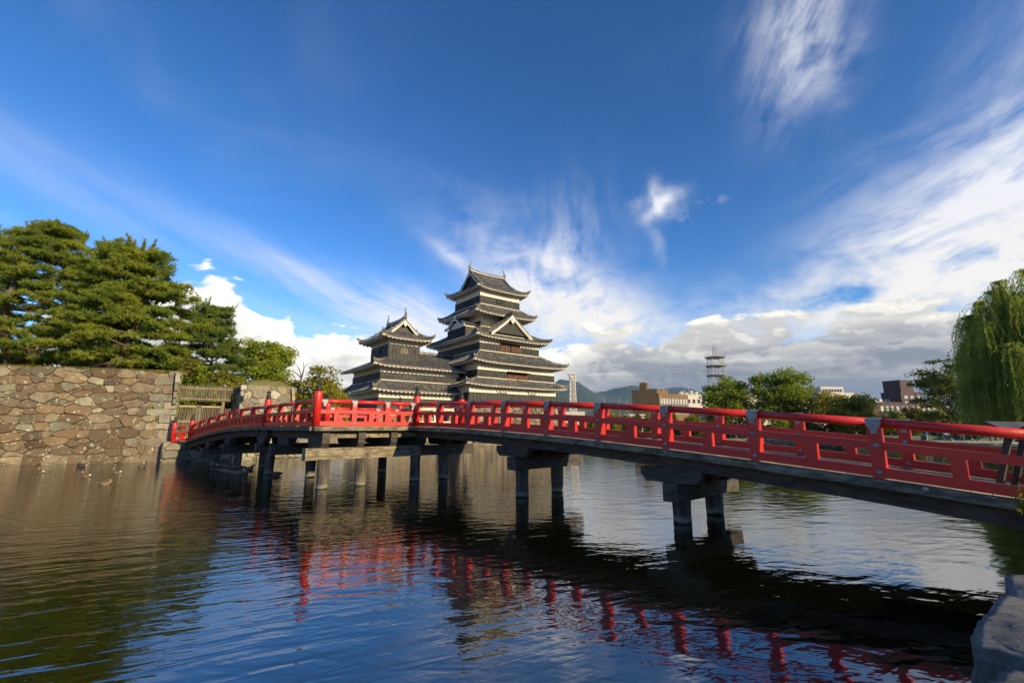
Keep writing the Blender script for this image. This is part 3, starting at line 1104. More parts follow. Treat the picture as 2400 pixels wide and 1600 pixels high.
for t in (-12.6, -6.5):
    for r in (0.30, 1.15, 2.0, 2.85):
        corbel(r, t - 0.85, t + 0.85, zb(t) - 0.605)
    zt = cap(0.12, 3.75, t)
    for r in (0.65, 2.5):
        pile(r, t, zt + 0.02)
for r in PLAT + (1.9, 2.9):
    corbel(r, 0.03, 1.75, zb(0) - 0.615)
    corbel(r, 4.4, 6.2, zb(0) - 0.615)
zt = cap(-4.75, 0.40, 0.42, M_CAP)  # sunlight painted as a paler tone; the shadowed rest follows in dark timber
cap(0.40, 3.5, 0.42)
for r in (-3.95, -2.35, 0.28, 1.85):
    pile(r, 0.42, zt + 0.02)
zt = cap(-4.75, 3.5, 5.3)
for r in (-2.8, 1.05):
    pile(r, 5.3, zt + 0.02)
for a, b in zip(PLAT, PLAT[1:]):                       # boards between the girder ends, sunlight put into their pale colour
    mb = MB(); mb.beam(P3(a + 0.17, 0.2, zb(0) - 0.46), P3(b - 0.17, 0.2, zb(0) - 0.46), 0.06, 0.24)
    mb.put('cross_board', M_CAP, bridge)
for t, rr in ((8.1, (-3.98,)), (13.4, (-4.42, -3.0)), (17.3, (-4.9,))):
    zt = cap(rn(t) - 0.15, rn(t) + 3.3, t, h=0.42)
    for k in (0.2, 1.5, 2.85):
        corbel(rn(t) + k, t - 0.75, t + 0.75, zb(t) - 0.605, 0.36)
    for r in rr:
        pile(r, t, zt + 0.02)

# ------------------------------------------------------------------ trestle barriers on the deck
def barrier(name, label, M, mat, width, height, roofed):
    """A-frame trestles joined by boards; local x along its length, z = 0 at the deck"""
    b = put(name, None, None, M, label, 'barrier')
    n = 3 if not roofed else 4
    for k in range(n):
        x = -width / 2 + width * k / (n - 1)
        for s in (-1, 1):
            mb = MB(); mb.beam((x, s * 0.34, 0.0), (x + 0.06, s * 0.05, height), 0.085, 0.085, (1, 0, 0))
            mb.put('leg', mat, b, M=M)
    for z, y in ((height * 0.92, -0.12), (height * 0.22, -0.36)):
        mb = MB(); mb.box((0, y, z), width + 0.1, 0.045, 0.13)
        mb.put('board', mat, b, M=M)
    if roofed:
        for s in (-1, 1):
            mb = MB(); mb.beam((-width / 2 - 0.1, s * 0.16, height + 0.02), (width / 2 + 0.1, s * 0.16, height + 0.02), 0.36, 0.035, (0, -s * 0.62, 1))
            mb.put('top_board', mat, b, M=M)
    else:
        mb = MB(); mb.box((0, 0.10, height * 0.90), width + 0.1, 0.045, 0.12)
        mb.put('board', mat, b, M=M)
    return b


M = frame(P3(1.3, 0.75, zb(0.7) - 0.12), BE)
barrier('trestle_barrier', 'pale bare timber trestle barrier standing on the bridge corner', M, M_BAREWOOD, 2.3, 0.92, False)
M_BAMBOO = simple('bamboo', (0.52, 0.34, 0.08), (0.62, 0.45, 0.15), 3.0, 0.45)
for k, x in enumerate((-0.75, 0.15)):
    mb = MB(); mb.tube([(x, -0.42, 0.05), (x + 0.28, 0.1, 0.95)], 0.026, 8)
    mb.put('bamboo_pole', M_BAMBOO, None, True, M=M, label=('bamboo pole leaning on the left of the pale trestle barrier', 'bamboo pole leaning on the right of the pale trestle barrier')[k], cat='pole')
M_TAR = simple('tarred_timber', (0.018, 0.016, 0.015), (0.05, 0.045, 0.04), 4.0, 0.6, 5.0)
tM = frame(P3(1.75, -19.0, zb(-19.0) - 0.12), BE) @ Matrix.Rotation(R(-16), 4, 'Z')
barrier('black_trestle_barrier', 'black tarred trestle barrier with a ridged top at the near end of the bridge', tM, M_TAR, 1.9, 1.12, True)
mb = MB(); mb.tube([(-1.05, -0.52, 0.46), (0.9, -0.40, 0.50)], 0.042, 10)
for x in (-0.7, -0.3, 0.15, 0.6):
    mb.tube([(x - 0.01, -0.50 + (x + 1.05) * 0.0615, 0.463 + (x + 1.05) * 0.02), (x + 0.01, -0.50 + (x + 1.05) * 0.0615, 0.463 + (x + 1.05) * 0.02)], 0.048, 10)
mb.put('bamboo_pole', M_BAMBOO, None, True, M=tM, label='thick yellow bamboo pole lying across the black trestle barrier', cat='pole')

# ------------------------------------------------------------------ castle keeps
class Loc:
    """local plan axes (x along ax, y along ay) at C"""
    def __init__(s, C, ax, ay):
        s.C, s.ax, s.ay = np.array(C, float), np.array(ax, float), np.array(ay, float)

    def __call__(s, x, y, z):
        p = s.C + s.ax * x + s.ay * y
        return Vector((p[0], p[1], z))


TILE_PITCH = 0.34


def rib(mb, pts, side, r=0.085):
    """half-round tile row along pts (top surface points); side = unit vector across"""
    prev = None
    up = Vector((0, 0, 1))
    base = len(mb.v)
    prof = [(-1.0, -0.1), (-0.6, 0.75), (0.6, 0.75), (1.0, -0.1)]
    for p in pts:
        for a, b in prof:
            mb.v.append(tuple(p + side * (a * r) + up * (b * r)))
    for i in range(len(pts) - 1):
        for k in range(3):
            q = base + i * 4 + k
            mb.f.append((q, q + 1, q + 5, q + 4))
    e = base + (len(pts) - 1) * 4
    mb.f.append((e, e + 1, e + 2, e + 3))


def ridge_bar(mb, pts, w, h):
    """ridge of stacked tiles along pts, w wide and h high, turned up at the outer end"""
    n = len(pts)
    base = len(mb.v)
    for i, p in enumerate(pts):
        d = (pts[min(i + 1, n - 1)] - pts[max(i - 1, 0)])
        s = Vector((-d.y, d.x, 0)).normalized()
        for a, b in ((-1, -0.6), (-1, 0.55), (-0.55, 1), (0.55, 1), (1, 0.55), (1, -0.6)):
            mb.v.append(tuple(p + s * (a * w / 2) + Vector((0, 0, b * h))))
    for i in range(n - 1):
        for k in range(6):
            q = base + i * 6 + k
            q2 = base + i * 6 + (k + 1) % 6
            mb.f.append((q, q2, q2 + 6, q + 6))
    mb.f.append(tuple(base + k for k in range(5, -1, -1)))
    mb.f.append(tuple(base + (n - 1) * 6 + k for k in range(6)))


def eave_parts(roof, edges, z_drop_wall):
    """white eave boards, soffit and rafters under each eave edge; edges: list of (pts, inward vec, depth to wall, wall z)"""
    board, soff, raft = MB(), MB(), MB()
    for pts, inn, depth, zw in edges:
        inn = Vector(inn)
        for a, b in zip(pts, pts[1:]):
            o, d1, d2 = inn * 0.10, Vector((0, 0, -0.13)), Vector((0, 0, -0.22))
            board.hexa([a + o + d2, b + o + d2, b + o + inn * 0.10 + d2, a + o + inn * 0.10 + d2],
                       [a + o + d1, b + o + d1, b + o + inn * 0.10 + d1, a + o + inn * 0.10 + d1])
            A, B = a + inn * 0.2 + Vector((0, 0, -0.20)), b + inn * 0.2 + Vector((0, 0, -0.20))
            A2, B2 = a + inn * depth, b + inn * depth
            A2.z = B2.z = zw
            soff.quad(A, A2, B2, B)
        # rafters
        L = sum((b - a).length for a, b in zip(pts, pts[1:]))
        n = max(2, int(L / 0.62))
        for k in range(n):
            s = (k + 0.5) / n * L
            for a, b in zip(pts, pts[1:]):
                l = (b - a).length
                if s <= l:
                    p = a.lerp(b, s / l)
                    break
                s -= l
            q = p + inn * depth
            q.z = zw - 0.06
            raft.beam(p + inn * 0.02 + Vector((0, 0, -0.29)), q, 0.20, 0.16)
    board.put('eave_board', M_PLASTER, roof)
    soff.put('soffit', M_PLASTER, roof)
    raft.put('rafters', M_PLASTER, roof, kind='stuff')


def skirt_roof(parent, C, inner, outer, z_in, z_e, lift, wall, z_wall, ribs=(0, 1, 3), sides=(0, 1, 2, 3)):
    """hipped skirt roof between an inner wall rectangle and the eave rectangle; wall = rectangle of the wall below"""
    lo = Loc(C, E1, E2)
    x0, x1, y0, y1 = inner
    X0, X1, Y0, Y1 = outer
    S = {0: ((x0, y0), (1, 0), (0, -1), x1 - x0, y0 - Y0, x0 - X0, X1 - x1),
         1: ((x1, y0), (0, 1), (1, 0), y1 - y0, X1 - x1, y0 - Y0, Y1 - y1),
         2: ((x1, y1), (-1, 0), (0, 1), x1 - x0, Y1 - y1, X1 - x1, x0 - X0),
         3: ((x0, y1), (0, -1), (-1, 0), y1 - y0, x0 - X0, Y1 - y1, y0 - Y0)}
    surf, rb = MB(), MB()
    edges = []
    wallgap = {0: wall[2] - Y0, 1: X1 - wall[1], 2: Y1 - wall[3], 3: wall[0] - X0}
    for k in sides:
        (ox, oy), (ux, uy), (wx, wy), L, Wd, oa, ob = S[k]

        def pt(x, v):
            xl, xr = -v * oa, L + v * ob
            s = (x - xl) / max(1e-6, xr - xl)
            z = z_in + (z_e - z_in) * (1 - max(0.0, 1 - v) ** 1.28) + lift * v * v * abs(2 * s - 1) ** 5
            return lo(ox + ux * x + wx * Wd * v, oy + uy * x + wy * Wd * v, z)
        nx, nv = 22, 5
        base = len(surf.v)
        for j in range(nv + 1):
            v = j / nv
            for i in range(nx + 1):
                surf.v.append(tuple(pt(-v * oa + (L + v * (oa + ob)) * i / nx, v)))
        for j in range(nv):
            for i in range(nx):
                a = base + j * (nx + 1) + i
                surf.f.append((a + nx + 1, a + nx + 2, a + 1, a))
        ed = [pt(-oa + (L + oa + ob) * i / nx, 1.0) for i in range(nx + 1)]
        for a, b in zip(ed, ed[1:]):          # tile edge
            surf.quad(a, a + Vector((0, 0, -0.13)), b + Vector((0, 0, -0.13)), b)
        inn = -(lo.ax * wx + lo.ay * wy)
        edges.append((ed, (inn[0], inn[1], 0), wallgap[k] - 0.02, z_wall))
        if k in ribs:
            sd = lo.ax * ux + lo.ay * uy
            sd = Vector((sd[0], sd[1], 0))
            n = int((L + oa + ob) / TILE_PITCH)
            for i in range(n + 1):
                x = -oa + (L + oa + ob) * (i + 0.5) / (n + 1)
                v0 = max(0.0, -x / oa if oa > 0 else 0, (x - L) / ob if ob > 0 else 0)
                if v0 > 0.96: continue
                rib(rb, [pt(x, v0 + (1 - v0) * q / 3) for q in range(4)], sd)
    roof = surf.put('roof', M_TILE, parent)
    rb.put('tile_rows', M_TILE_RIB, roof, kind='stuff')
    hl = MB()                                   # mortared head of the roof against the wall
    for (xa, ya), (xb, yb) in (((x0, y0), (x1, y0)), ((x0, y0), (x0, y1)), ((x1, y0), (x1, y1))):
        hl.beam(lo(xa, ya, z_in + 0.06), lo(xb, yb, z_in + 0.05), 0.30, 0.10)
    hl.put('roof_head', M_PLASTER, roof)
    eave_parts(roof, edges, z_wall)
    for sx, sy, ix, iy in ((X0, Y0, x0, y0), (X1, Y0, x1, y0), (X1, Y1, x1, y1), (X0, Y1, x0, y1)):
        mb = MB()
        pts = []
        for j in range(7):
            v = j / 6 * 1.02
            z = z_in + (z_e - z_in) * (1 - max(0, 1 - v) ** 1.28) + lift * v * v + 0.10 + (0.10 * max(0, v - 0.8) * 5)
            pts.append(lo(ix + (sx - ix) * v, iy + (sy - iy) * v, z))
        ridge_bar(mb, pts, 0.30, 0.20)
        e = pts[-1]
        mb.tube([e + Vector((0, 0, -0.1)), e + Vector((0, 0, 0.32))], [0.16, 0.06], 8)
        mb.put('hip_ridge', M_TILE_RIB, roof)
    return roof


def irimoya(parent, C, ax, ay, hx, hy, g, gw, ze, zr, lift, wallx, wally, z_wall, c=0.42):
    """hip-and-gable roof centred at C, ridge along ax; g / gw = half length of the gabled part / of its gable walls"""
    lo = Loc(C, ax, ay)

    def zp(q): return ze + (zr - ze) * ((1 - c) * q / hy + c * (q / hy) ** 2)

    def lf(x, y):
        kx, ky = abs(x) / hx, abs(y) / hy
        return lift * (kx * ky) ** 5

    surf, rb = MB(), MB()
    edges = []

    def ms(x, q, s):
        y = s * (hy - q)
        return lo(x, y, zp(q) + lf(x, y))

    def es(y, q, s):
        x = s * (hx - q)
        return lo(x, y, zp(q) + lf(x, y))
    up = Vector((0, 0, 1))
    for s in (-1, 1):
        # main slope: gabled middle, then the two hipped ends
        for xa, xb, nx in ((-g, g, 16), (-hx, -g, 5), (g, hx, 5)):
            base = len(surf.v)
            nq = 7
            for i in range(nx + 1):
                x = xa + (xb - xa) * i / nx
                qm = hy if abs(xa) == abs(xb) else max(0.0, hx - abs(x))
                for j in range(nq + 1):
                    surf.v.append(tuple(ms(x, qm * j / nq, s)))
            for i in range(nx):
                for j in range(nq):
                    a = base + i * (nq + 1) + j
                    surf.f.append((a, a + nq + 1, a + nq + 2, a + 1) if s < 0 else (a, a + 1, a + nq + 2, a + nq + 1))
        ed = [ms(-hx + 2 * hx * i / 24, 0, s) for i in range(25)]
        for a, b in zip(ed, ed[1:]):
            surf.quad(a, a - up * 0.13, b - up * 0.13, b)
        inn = lo.ay * -s
        edges.append((ed, (inn[0], inn[1], 0), hy - wally - 0.02, z_wall))
        n = int(2 * hx / TILE_PITCH)
        sd = Vector((lo.ax[0], lo.ax[1], 0))
        for i in range(n + 1):
            x = -hx + 2 * hx * (i + 0.5) / (n + 1)
            qm = hy - 0.1 if abs(x) <= g else hx - abs(x)
            if qm < 0.2: continue
            rib(rb, [ms(x, qm * (1 - k / 5), s) for k in range(6)], sd)
    for s in (-1, 1):
        ny, nq = 14, 5
        base = len(surf.v)
        qe = hx - gw
        for i in range(ny + 1):
            y = -hy + 2 * hy * i / ny
            qm = min(qe, hy - abs(y))
            for j in range(nq + 1):
                surf.v.append(tuple(es(y, qm * j / nq, s)))
        for i in range(ny):
            for j in range(nq):
                a = base + i * (nq + 1) + j
                surf.f.append((a, a + 1, a + nq + 2, a + nq + 1) if s < 0 else (a, a + nq + 1, a + nq + 2, a + 1))
        ed = [es(-hy + 2 * hy * i / 20, 0, s) for i in range(21)]
        for a, b in zip(ed, ed[1:]):
            surf.quad(a, a - up * 0.13, b - up * 0.13, b)
        inn = lo.ax * -s
        edges.append((ed, (inn[0], inn[1], 0), hx - wallx - 0.02, z_wall))
        n = int(2 * hy / TILE_PITCH)
        sd = Vector((lo.ay[0], lo.ay[1], 0))
        for i in range(n + 1):
            y = -hy + 2 * hy * (i + 0.5) / (n + 1)
            qm = min(qe, hy - abs(y))
            if qm < 0.2: continue
            rib(rb, [es(y, qm * (1 - k / 3), s) for k in range(4)], sd)
    roof = surf.put('roof', M_TILE, parent)
    rb.put('tile_rows', M_TILE_RIB, roof, kind='stuff')
    eave_parts(roof, edges, z_wall)
    # gables
    yg = hy - (hx - gw)
    zg = zp(hx - gw)
    for s in (-1, 1):
        mb = MB()
        N = 10
        top = [(-yg + 2 * yg * i / N) for i in range(N + 1)]
        poly = [lo(s * gw, y, zp(hy - abs(y)) - 0.12) for y in top]
        mb.add(poly + [lo(s * gw, -yg, zg - 0.2), lo(s * gw, yg, zg - 0.2)], [tuple(range(N + 1)) + (N + 2, N + 1)])
        gb = mb.put('gable_wall', M_BOARD, parent)
        lat = MB()                                        # lattice of the gable
        out = Vector((*(lo.ax * s), 0))
        k = -yg + 0.5
        while k < yg - 0.4:
            zt = zp(hy - abs(k)) - 0.75
            if zt > zg + 0.15:
                a = lo(s * gw, k, zg) + out * 0.04
                lat.beam(a, Vector((a.x, a.y, zt)), 0.09, 0.05, out)
            k += 0.26
        if lat.v:
            lat.put('lattice', M_TILE, gb)
        for t in (-1, 1):
            bb, fac = MB(), MB()
            ys = [t * (yg + 0.25) * (1 - i / 9) for i in range(10)]
            pts = [lo(s * (g - 0.10), y, zp(hy - abs(y)) - 0.06) for y in ys]
            for i in range(9):
                h0, h1 = 0.25 + 0.10 * (1 - i / 9), 0.25 + 0.10 * (1 - (i + 1) / 9)
                a, b = pts[i], pts[i + 1]
                q = out * 0.10
                v = [a - up * h0, b - up * h1, b, a]
                bb.prism(v, q)
                fac.prism([a - up * 0.02 + q, b - up * 0.02 + q, b + up * 0.14 + q, a + up * 0.14 + q], out * 0.05)
            bb.put('bargeboard', M_PLASTER, parent)
            fac.put('gable_tiles', M_TILE_RIB, roof)
        pend = MB()                                       # carved pendant under the gable peak
        ap = lo(s * (g + 0.06), 0, zr - 0.42)
        sy = Vector((*lo.ay, 0))
        shape = [(0, 0.1), (0.2, -0.02), (0.32, -0.25), (0.24, -0.42), (0.34, -0.55), (0.16, -0.58), (0.0, -0.82), (-0.16, -0.58), (-0.34, -0.55), (-0.24, -0.42), (-0.32, -0.25), (-0.2, -0.02)]
        pend.prism([ap + sy * x * 0.8 + up * z * 0.8 for x, z in shape], out * 0.06)
        pd = pend.put('pendant', M_PLASTER, gb)
        dot = MB(); dot.tube([ap - up * 0.17 + out * 0.055, ap - up * 0.17 + out * 0.085], 0.085, 10)
        dot.put('boss', M_BLACK, gb)
    # ridges
    mb = MB()
    pts = [lo(-g - 0.05 + (2 * g + 0.1) * i / 12, 0, zr + 0.12 + 0.22 * abs(2 * i / 12 - 1) ** 2.5) for i in range(13)]
    ridge_bar(mb, pts, 0.42, 0.30)
    mb.put('main_ridge', M_TILE_RIB, roof)
    mb = MB()
    for s in (-1, 1):
        sy = Vector((*lo.ay, 0)) * s
        for a, b in zip(pts, pts[1:]):
            mb.quad(a + sy * 0.215 - up * 0.10, b + sy * 0.215 - up * 0.10, b + sy * 0.215 + up * -0.02, a + sy * 0.215 + up * -0.02)
    mb.put('mortar_band', M_PLASTER, roof)
    for s in (-1, 1):
        for t in (-1, 1):
            mb = MB()
            ya = yg + 0.1
            pl = [lo(s * (g - 0.28), t * ya * i / 6, zp(hy - ya * i / 6) + 0.12 + (0.08 if i == 6 else 0)) for i in range(7)]
            ridge_bar(mb, pl, 0.30, 0.22)
            e = pl[-1]
            mb.tube([e - up * 0.1, e + up * 0.38], [0.17, 0.06], 8)
            q0 = hx - gw + 0.1
            ph = []
            for i in range(7):
                q = q0 * (1 - i / 6) - 0.06 * (i == 6)
                x, y = s * (hx - q), t * (hy - q)
                ph.append(lo(x, y, zp(max(0, q)) + lf(x, y) + 0.12 + (0.08 if i == 6 else 0)))
            ridge_bar(mb, ph, 0.28, 0.20)
            e = ph[-1]
            mb.tube([e - up * 0.1, e + up * 0.34], [0.15, 0.05], 8)
            mb.put('hip_ridge', M_TILE_RIB, roof)
        shachi(parent, lo(s * (g - 0.05), 0, zr + 0.42), Vector((*(lo.ax * -s), 0)))
    return zp


def shachi(parent, p, inward):
    """roof fish: head on the ridge, body arched up, forked tail and fins"""
    mb = MB()
    up = Vector((0, 0, 1))
    side = inward.cross(up)
    path = [p + inward * 0.32 + up * 0.02, p + inward * 0.12 + up * 0.10, p - inward * 0.04 + up * 0.34, p + inward * 0.02 + up * 0.62, p + inward * 0.16 + up * 0.84, p + inward * 0.20 + up * 1.02]
    mb.tube(path, [0.10, 0.19, 0.17, 0.12, 0.07, 0.04], 8)
    for a in (-0.22, 0.0, 0.24):
        e = path[-1]
        mb.prism([e - inward * 0.05, e + inward * 0.05, e + inward * (a + 0.05) + up * 0.34, e + inward * (a - 0.02) + up * 0.36], side * 0.04)
    for k in (2, 3):
        q = path[k] - inward * 0.12
        mb.prism([q - up * 0.12, q + up * 0.10, q - inward * 0.20 + up * 0.14], side * 0.04)
    for s in (-1, 1):
        q = path[1]
        mb.prism([q + side * s * 0.15, q + side * s * 0.15 + up * 0.2, q + side * s * 0.36 + up * 0.16], inward * 0.04)
    mb.tube([p - up * 0.2, p + up * 0.05], [0.26, 0.2], 8)
    mb.put('ridge_fish', M_BRONZE_L, parent)


M_BRONZE_L = simple('weathered_ridge_tile', (0.10, 0.09, 0.06), (0.22, 0.19, 0.12), 4.0, 0.6)


def storey(parent, C, a, b, z0, zm, z1, name='wall', pitch=0.62, thick=0.0, faces=(0, 1, 2, 3), flare=0.0):
    """one storey: cream plaster above zm, black boarding with battens below; returns a face mapper"""
    lo = Loc(C, E1, E2)
    mb = MB()
    mb.hexa([lo(0, 0, zm - 0.02), lo(a, 0, zm - 0.02), lo(a, b, zm - 0.02), lo(0, b, zm - 0.02)], [lo(0, 0, z1), lo(a, 0, z1), lo(a, b, z1), lo(0, b, z1)])
    mb.put('plaster_wall', M_PLASTER, parent)
    e = 0.06
    fl = flare
    mb = MB()
    mb.hexa([lo(-e - fl, -e - fl, z0), lo(a + e + fl, -e - fl, z0), lo(a + e + fl, b + e, z0), lo(-e - fl, b + e, z0)], [lo(-e, -e, zm), lo(a + e, -e, zm), lo(a + e, b + e, zm), lo(-e, b + e, zm)])
    boards = mb.put('boarding', M_BOARD, parent)
    bt = MB()
    H = zm - z0
    for k in faces:
        L = a if k in (0, 2) else b
        n = max(2, round(L / pitch))
        def fp(x, z, d, k=k):
            f = fl * (zm - z) / H
            return (lo(x, -e - d - f, z), lo(a + e + d + f, x, z), lo(x, b + e + d, z), lo(-e - d - f, x, z))[k]
        dirv = fp(1, zm, 0) - fp(0, zm, 0)
        outv = (fp(0, zm, 1) - fp(0, zm, 0)).normalized()
        for i in range(n + 1):
            x = L * i / n
            bt.beam(fp(x, z0 + 0.02, 0.02), fp(x, zm - 0.02, 0.02), 0.07, 0.05, outv)
        for z, h in ((z0 + 0.05, 0.12), (zm - 0.05, 0.12), ((z0 + zm) / 2, 0.05)):
            bt.beam(fp(-e, z, 0.03), fp(L + e, z, 0.03), 0.05, h, (0, 0, 1))
    bt.put('battens', M_BLACK, boards, kind='stuff')

    def face(k, x, z, d=0.0):
        f = fl * (zm - z) / H if z < zm else 0
        return (lo(x, -e - d - f, z), lo(a + e + d + f, x, z), lo(x, b + e + d, z), lo(-e - d - f, x, z))[k]
    return face


def window(parent, face, k, x0, x1, z0, z1, style):
    """openings: 'bars' = vertical bars, 'open' = dark square with a mullion, 'lit' = wide red-barred opening with a raised shutter, 'slit', 'hole', 'bell'"""
    up = Vector((0, 0, 1))
    out = (face(k, 0, z1, 1) - face(k, 0, z1, 0)).normalized()

    def rect(xa, xb, za, zb_, d, t, mat, name, par):
        mb = MB()
        mb.prism([face(k, xa, za, d), face(k, xb, za, d), face(k, xb, zb_, d), face(k, xa, zb_, d)], out * t)
        return mb.put(name, mat, par)
    if style == 'hole':
        return rect(x0, x1, z0, z1, 0.03, 0.03, M_DARK, 'loophole', parent)
    if style == 'bell':
        N = 8
        c, w = (x0 + x1) / 2, (x1 - x0) / 2
        prof = [(-1, 0), (-0.86, 0.45), (-0.72, 0.72), (-0.35, 0.9), (0, 1.0), (0.35, 0.9), (0.72, 0.72), (0.86, 0.45), (1, 0)]
        mb = MB(); mb.prism([face(k, c + u * w * 1.2, z0 + v * (z1 - z0) * 1.1, 0.05) for u, v in prof], out * 0.04)
        o = mb.put('window', M_TILE, parent)
        mb = MB(); mb.prism([face(k, c + u * w, z0 + 0.02 + v * (z1 - z0), 0.092) for u, v in prof], out * 0.01)
        mb.put('opening', M_DARK, o)
        mb = MB()
        for i in range(5):
            x = x0 + (x1 - x0) * (i + 0.5) / 5
            mb.beam(face(k, x, z0 + 0.03, 0.12), face(k, x, z1 - 0.12 - abs(i - 2) * 0.1, 0.12), 0.07, 0.04, out)
        mb.put('bars', M_FENCE_L if k == 0 else M_TILE, o)
        return o
    o = rect(x0, x1, z0, z1, 0.035, 0.02, M_DARK, 'window', parent)
    if style == 'open':
        mb = MB()
        for xa, za, xb, zb2 in ((x0, z0, x1, z0), (x0, z1, x1, z1), (x0, z0, x0, z1), (x1, z0, x1, z1)):
            mb.beam(face(k, xa, za, 0.07), face(k, xb, zb2, 0.07), 0.07, 0.07, out)
        mb.put('frame', M_BLACK, o)
    elif style in ('bars', 'lit', 'slit'):
        n = max(3, round((x1 - x0) / (0.24 if style != 'lit' else 0.30)))
        mb = MB()
        for i in range(n + 1):
            x = x0 + (x1 - x0) * i / n
            mb.beam(face(k, x, z0, 0.08), face(k, x, z1, 0.08), 0.09 if style != 'slit' else 0.12, 0.07, out)
        mb.put('bars', {'bars': M_TILE, 'lit': M_GLOWWOOD, 'slit': M_PLASTER}[style], o)
        if style == 'lit':
            mb = MB()
            mb.beam(face(k, (x0 + x1) / 2, z0, 0.10), face(k, (x0 + x1) / 2, z1, 0.10), 0.22, 0.06, out)
            mb.put('mullion', M_BLACK, o)
            mb = MB()                         # shutter propped open at the top
            a, b = face(k, x0 - 0.15, z1 + 0.12, 0.06), face(k, x1 + 0.15, z1 + 0.12, 0.06)
            mb.prism([a, b, b + out * 0.85 - up * 0.18, a + out * 0.85 - up * 0.18], up * 0.06)
            mb.put('shutter', M_BLACK, o)
    return o


def holes(parent, face, k, L, z, xs):
    for x in xs:
        window(parent, face, k, x - 0.13, x + 0.13, z - 0.2, z + 0.2, 'hole')


# ---- great keep
keep = thing('great_keep', 'tall black and cream castle keep with five tiled roofs', 'castle keep', (2.5, 73.5, 5.5))
C1, C2, C3, C5 = np.array((-6.18, 66.0)), np.array((-5.08, 66.5)), np.array((-4.88, 67.8)), np.array((-5.15, 71.0))


def inl(C, P):
    """plan offset of P in the axes at C"""
    v = np.array(P) - np.array(C)
    return float(v @ E1), float(v @ E2)


f1_ = storey(keep, C1, 17.1, 15.0, 5.5, 7.67, 9.25, flare=0.42)
for x0, x1 in ((5.14, 6.83), (11.26, 12.6)):
    window(keep, f1_, 0, x0, x1, 7.75, 8.5, 'slit')
holes(keep, f1_, 0, 17, 6.9, (1.3, 3.2, 7.6, 9.4, 14.0, 15.9))
dx_, dy_ = inl(C1, C2)
skirt_roof(keep, C1, (dx_, dx_ + 15.3, dy_, dy_ + 14.3), (-1.4, 18.5, -1.45, 16.2), 9.82, 8.80, 0.34, (0, 17.1, 0, 15.0), 8.95)
f2_ = storey(keep, C2, 15.3, 15.0, 9.75, 11.02, 12.75)
window(keep, f2_, 0, 5.6, 9.4, 9.82, 10.95, 'lit')
holes(keep, f2_, 0, 15, 10.4, (1.2, 3.4, 11.5, 13.6))
holes(keep, f2_, 3, 15, 10.4, (1.2,))
dx_, dy_ = inl(C2, C3)
skirt_roof(keep, C2, (dx_, dx_ + 11.8, dy_, dy_ + 13.0), (-1.7, 17.0, -1.7, 16.7), 14.05, 12.18, 0.42, (0, 15.3, 0, 15.0), 12.35)
f3_ = storey(keep, C3, 11.8, 13.0, 14.0, 15.28, 16.95)
window(keep, f3_, 0, 4.0, 7.7, 14.38, 15.62, 'lit')
holes(keep, f3_, 0, 11, 14.75, (1.3, 3.1, 8.8, 10.2))
window(keep, f3_, 3, 8.2, 9.1, 14.1, 14.9, 'open')
holes(keep, f3_, 3, 13, 14.7, (1.2, 3.6, 6.0, 10.6))
C4 = C5 + E1 * 0.25 + E2 * 0.1
dx_, dy_ = inl(C3, C4)
skirt_roof(keep, C3, (dx_, dx_ + 8.3, dy_, dy_ + 7.6), (-1.55, 13.35, -1.55, 14.55), 18.55, 16.20, 0.45, (0, 11.8, 0, 13.0), 16.4)
f4_ = storey(keep, C4, 8.3, 7.6, 18.4, 19.5, 21.3)
window(keep, f4_, 0, 0.35, 1.25, 18.6, 19.4, 'bars')
dx_, dy_ = inl(C4, C5)
skirt_roof(keep, C4, (dx_, dx_ + 8.05, dy_, dy_ + 7.6), (dx_ - 2.15, dx_ + 8.05 + 2.15, dy_ - 2.15, dy_ + 7.6 + 2.15), 22.2, 20.52, 0.42, (0, 8.3, 0, 7.6), 20.7)
f5_ = storey(keep, C5, 8.05, 7.6, 22.12, 23.62, 25.4)
for x0 in (3.25, 4.2):
    window(keep, f5_, 0, x0, x0 + 0.68, 22.75, 23.47, 'open')
for x0 in (2.85, 3.92):
    window(keep, f5_, 3, x0, x0 + 0.72, 22.62, 23.3, 'open')
holes(keep, f5_, 0, 8, 22.9, (0.8, 2.35, 5.7, 7.2))
holes(keep, f5_, 3, 8, 22.9, (0.8, 2.0, 5.6, 6.8))
irimoya(keep, C5 + E1 * 4.025 + E2 * 3.8, E1, E2, 5.35, 5.1, 3.75, 3.25, 24.80, 28.75, 0.55, 4.03, 3.8, 25.0)


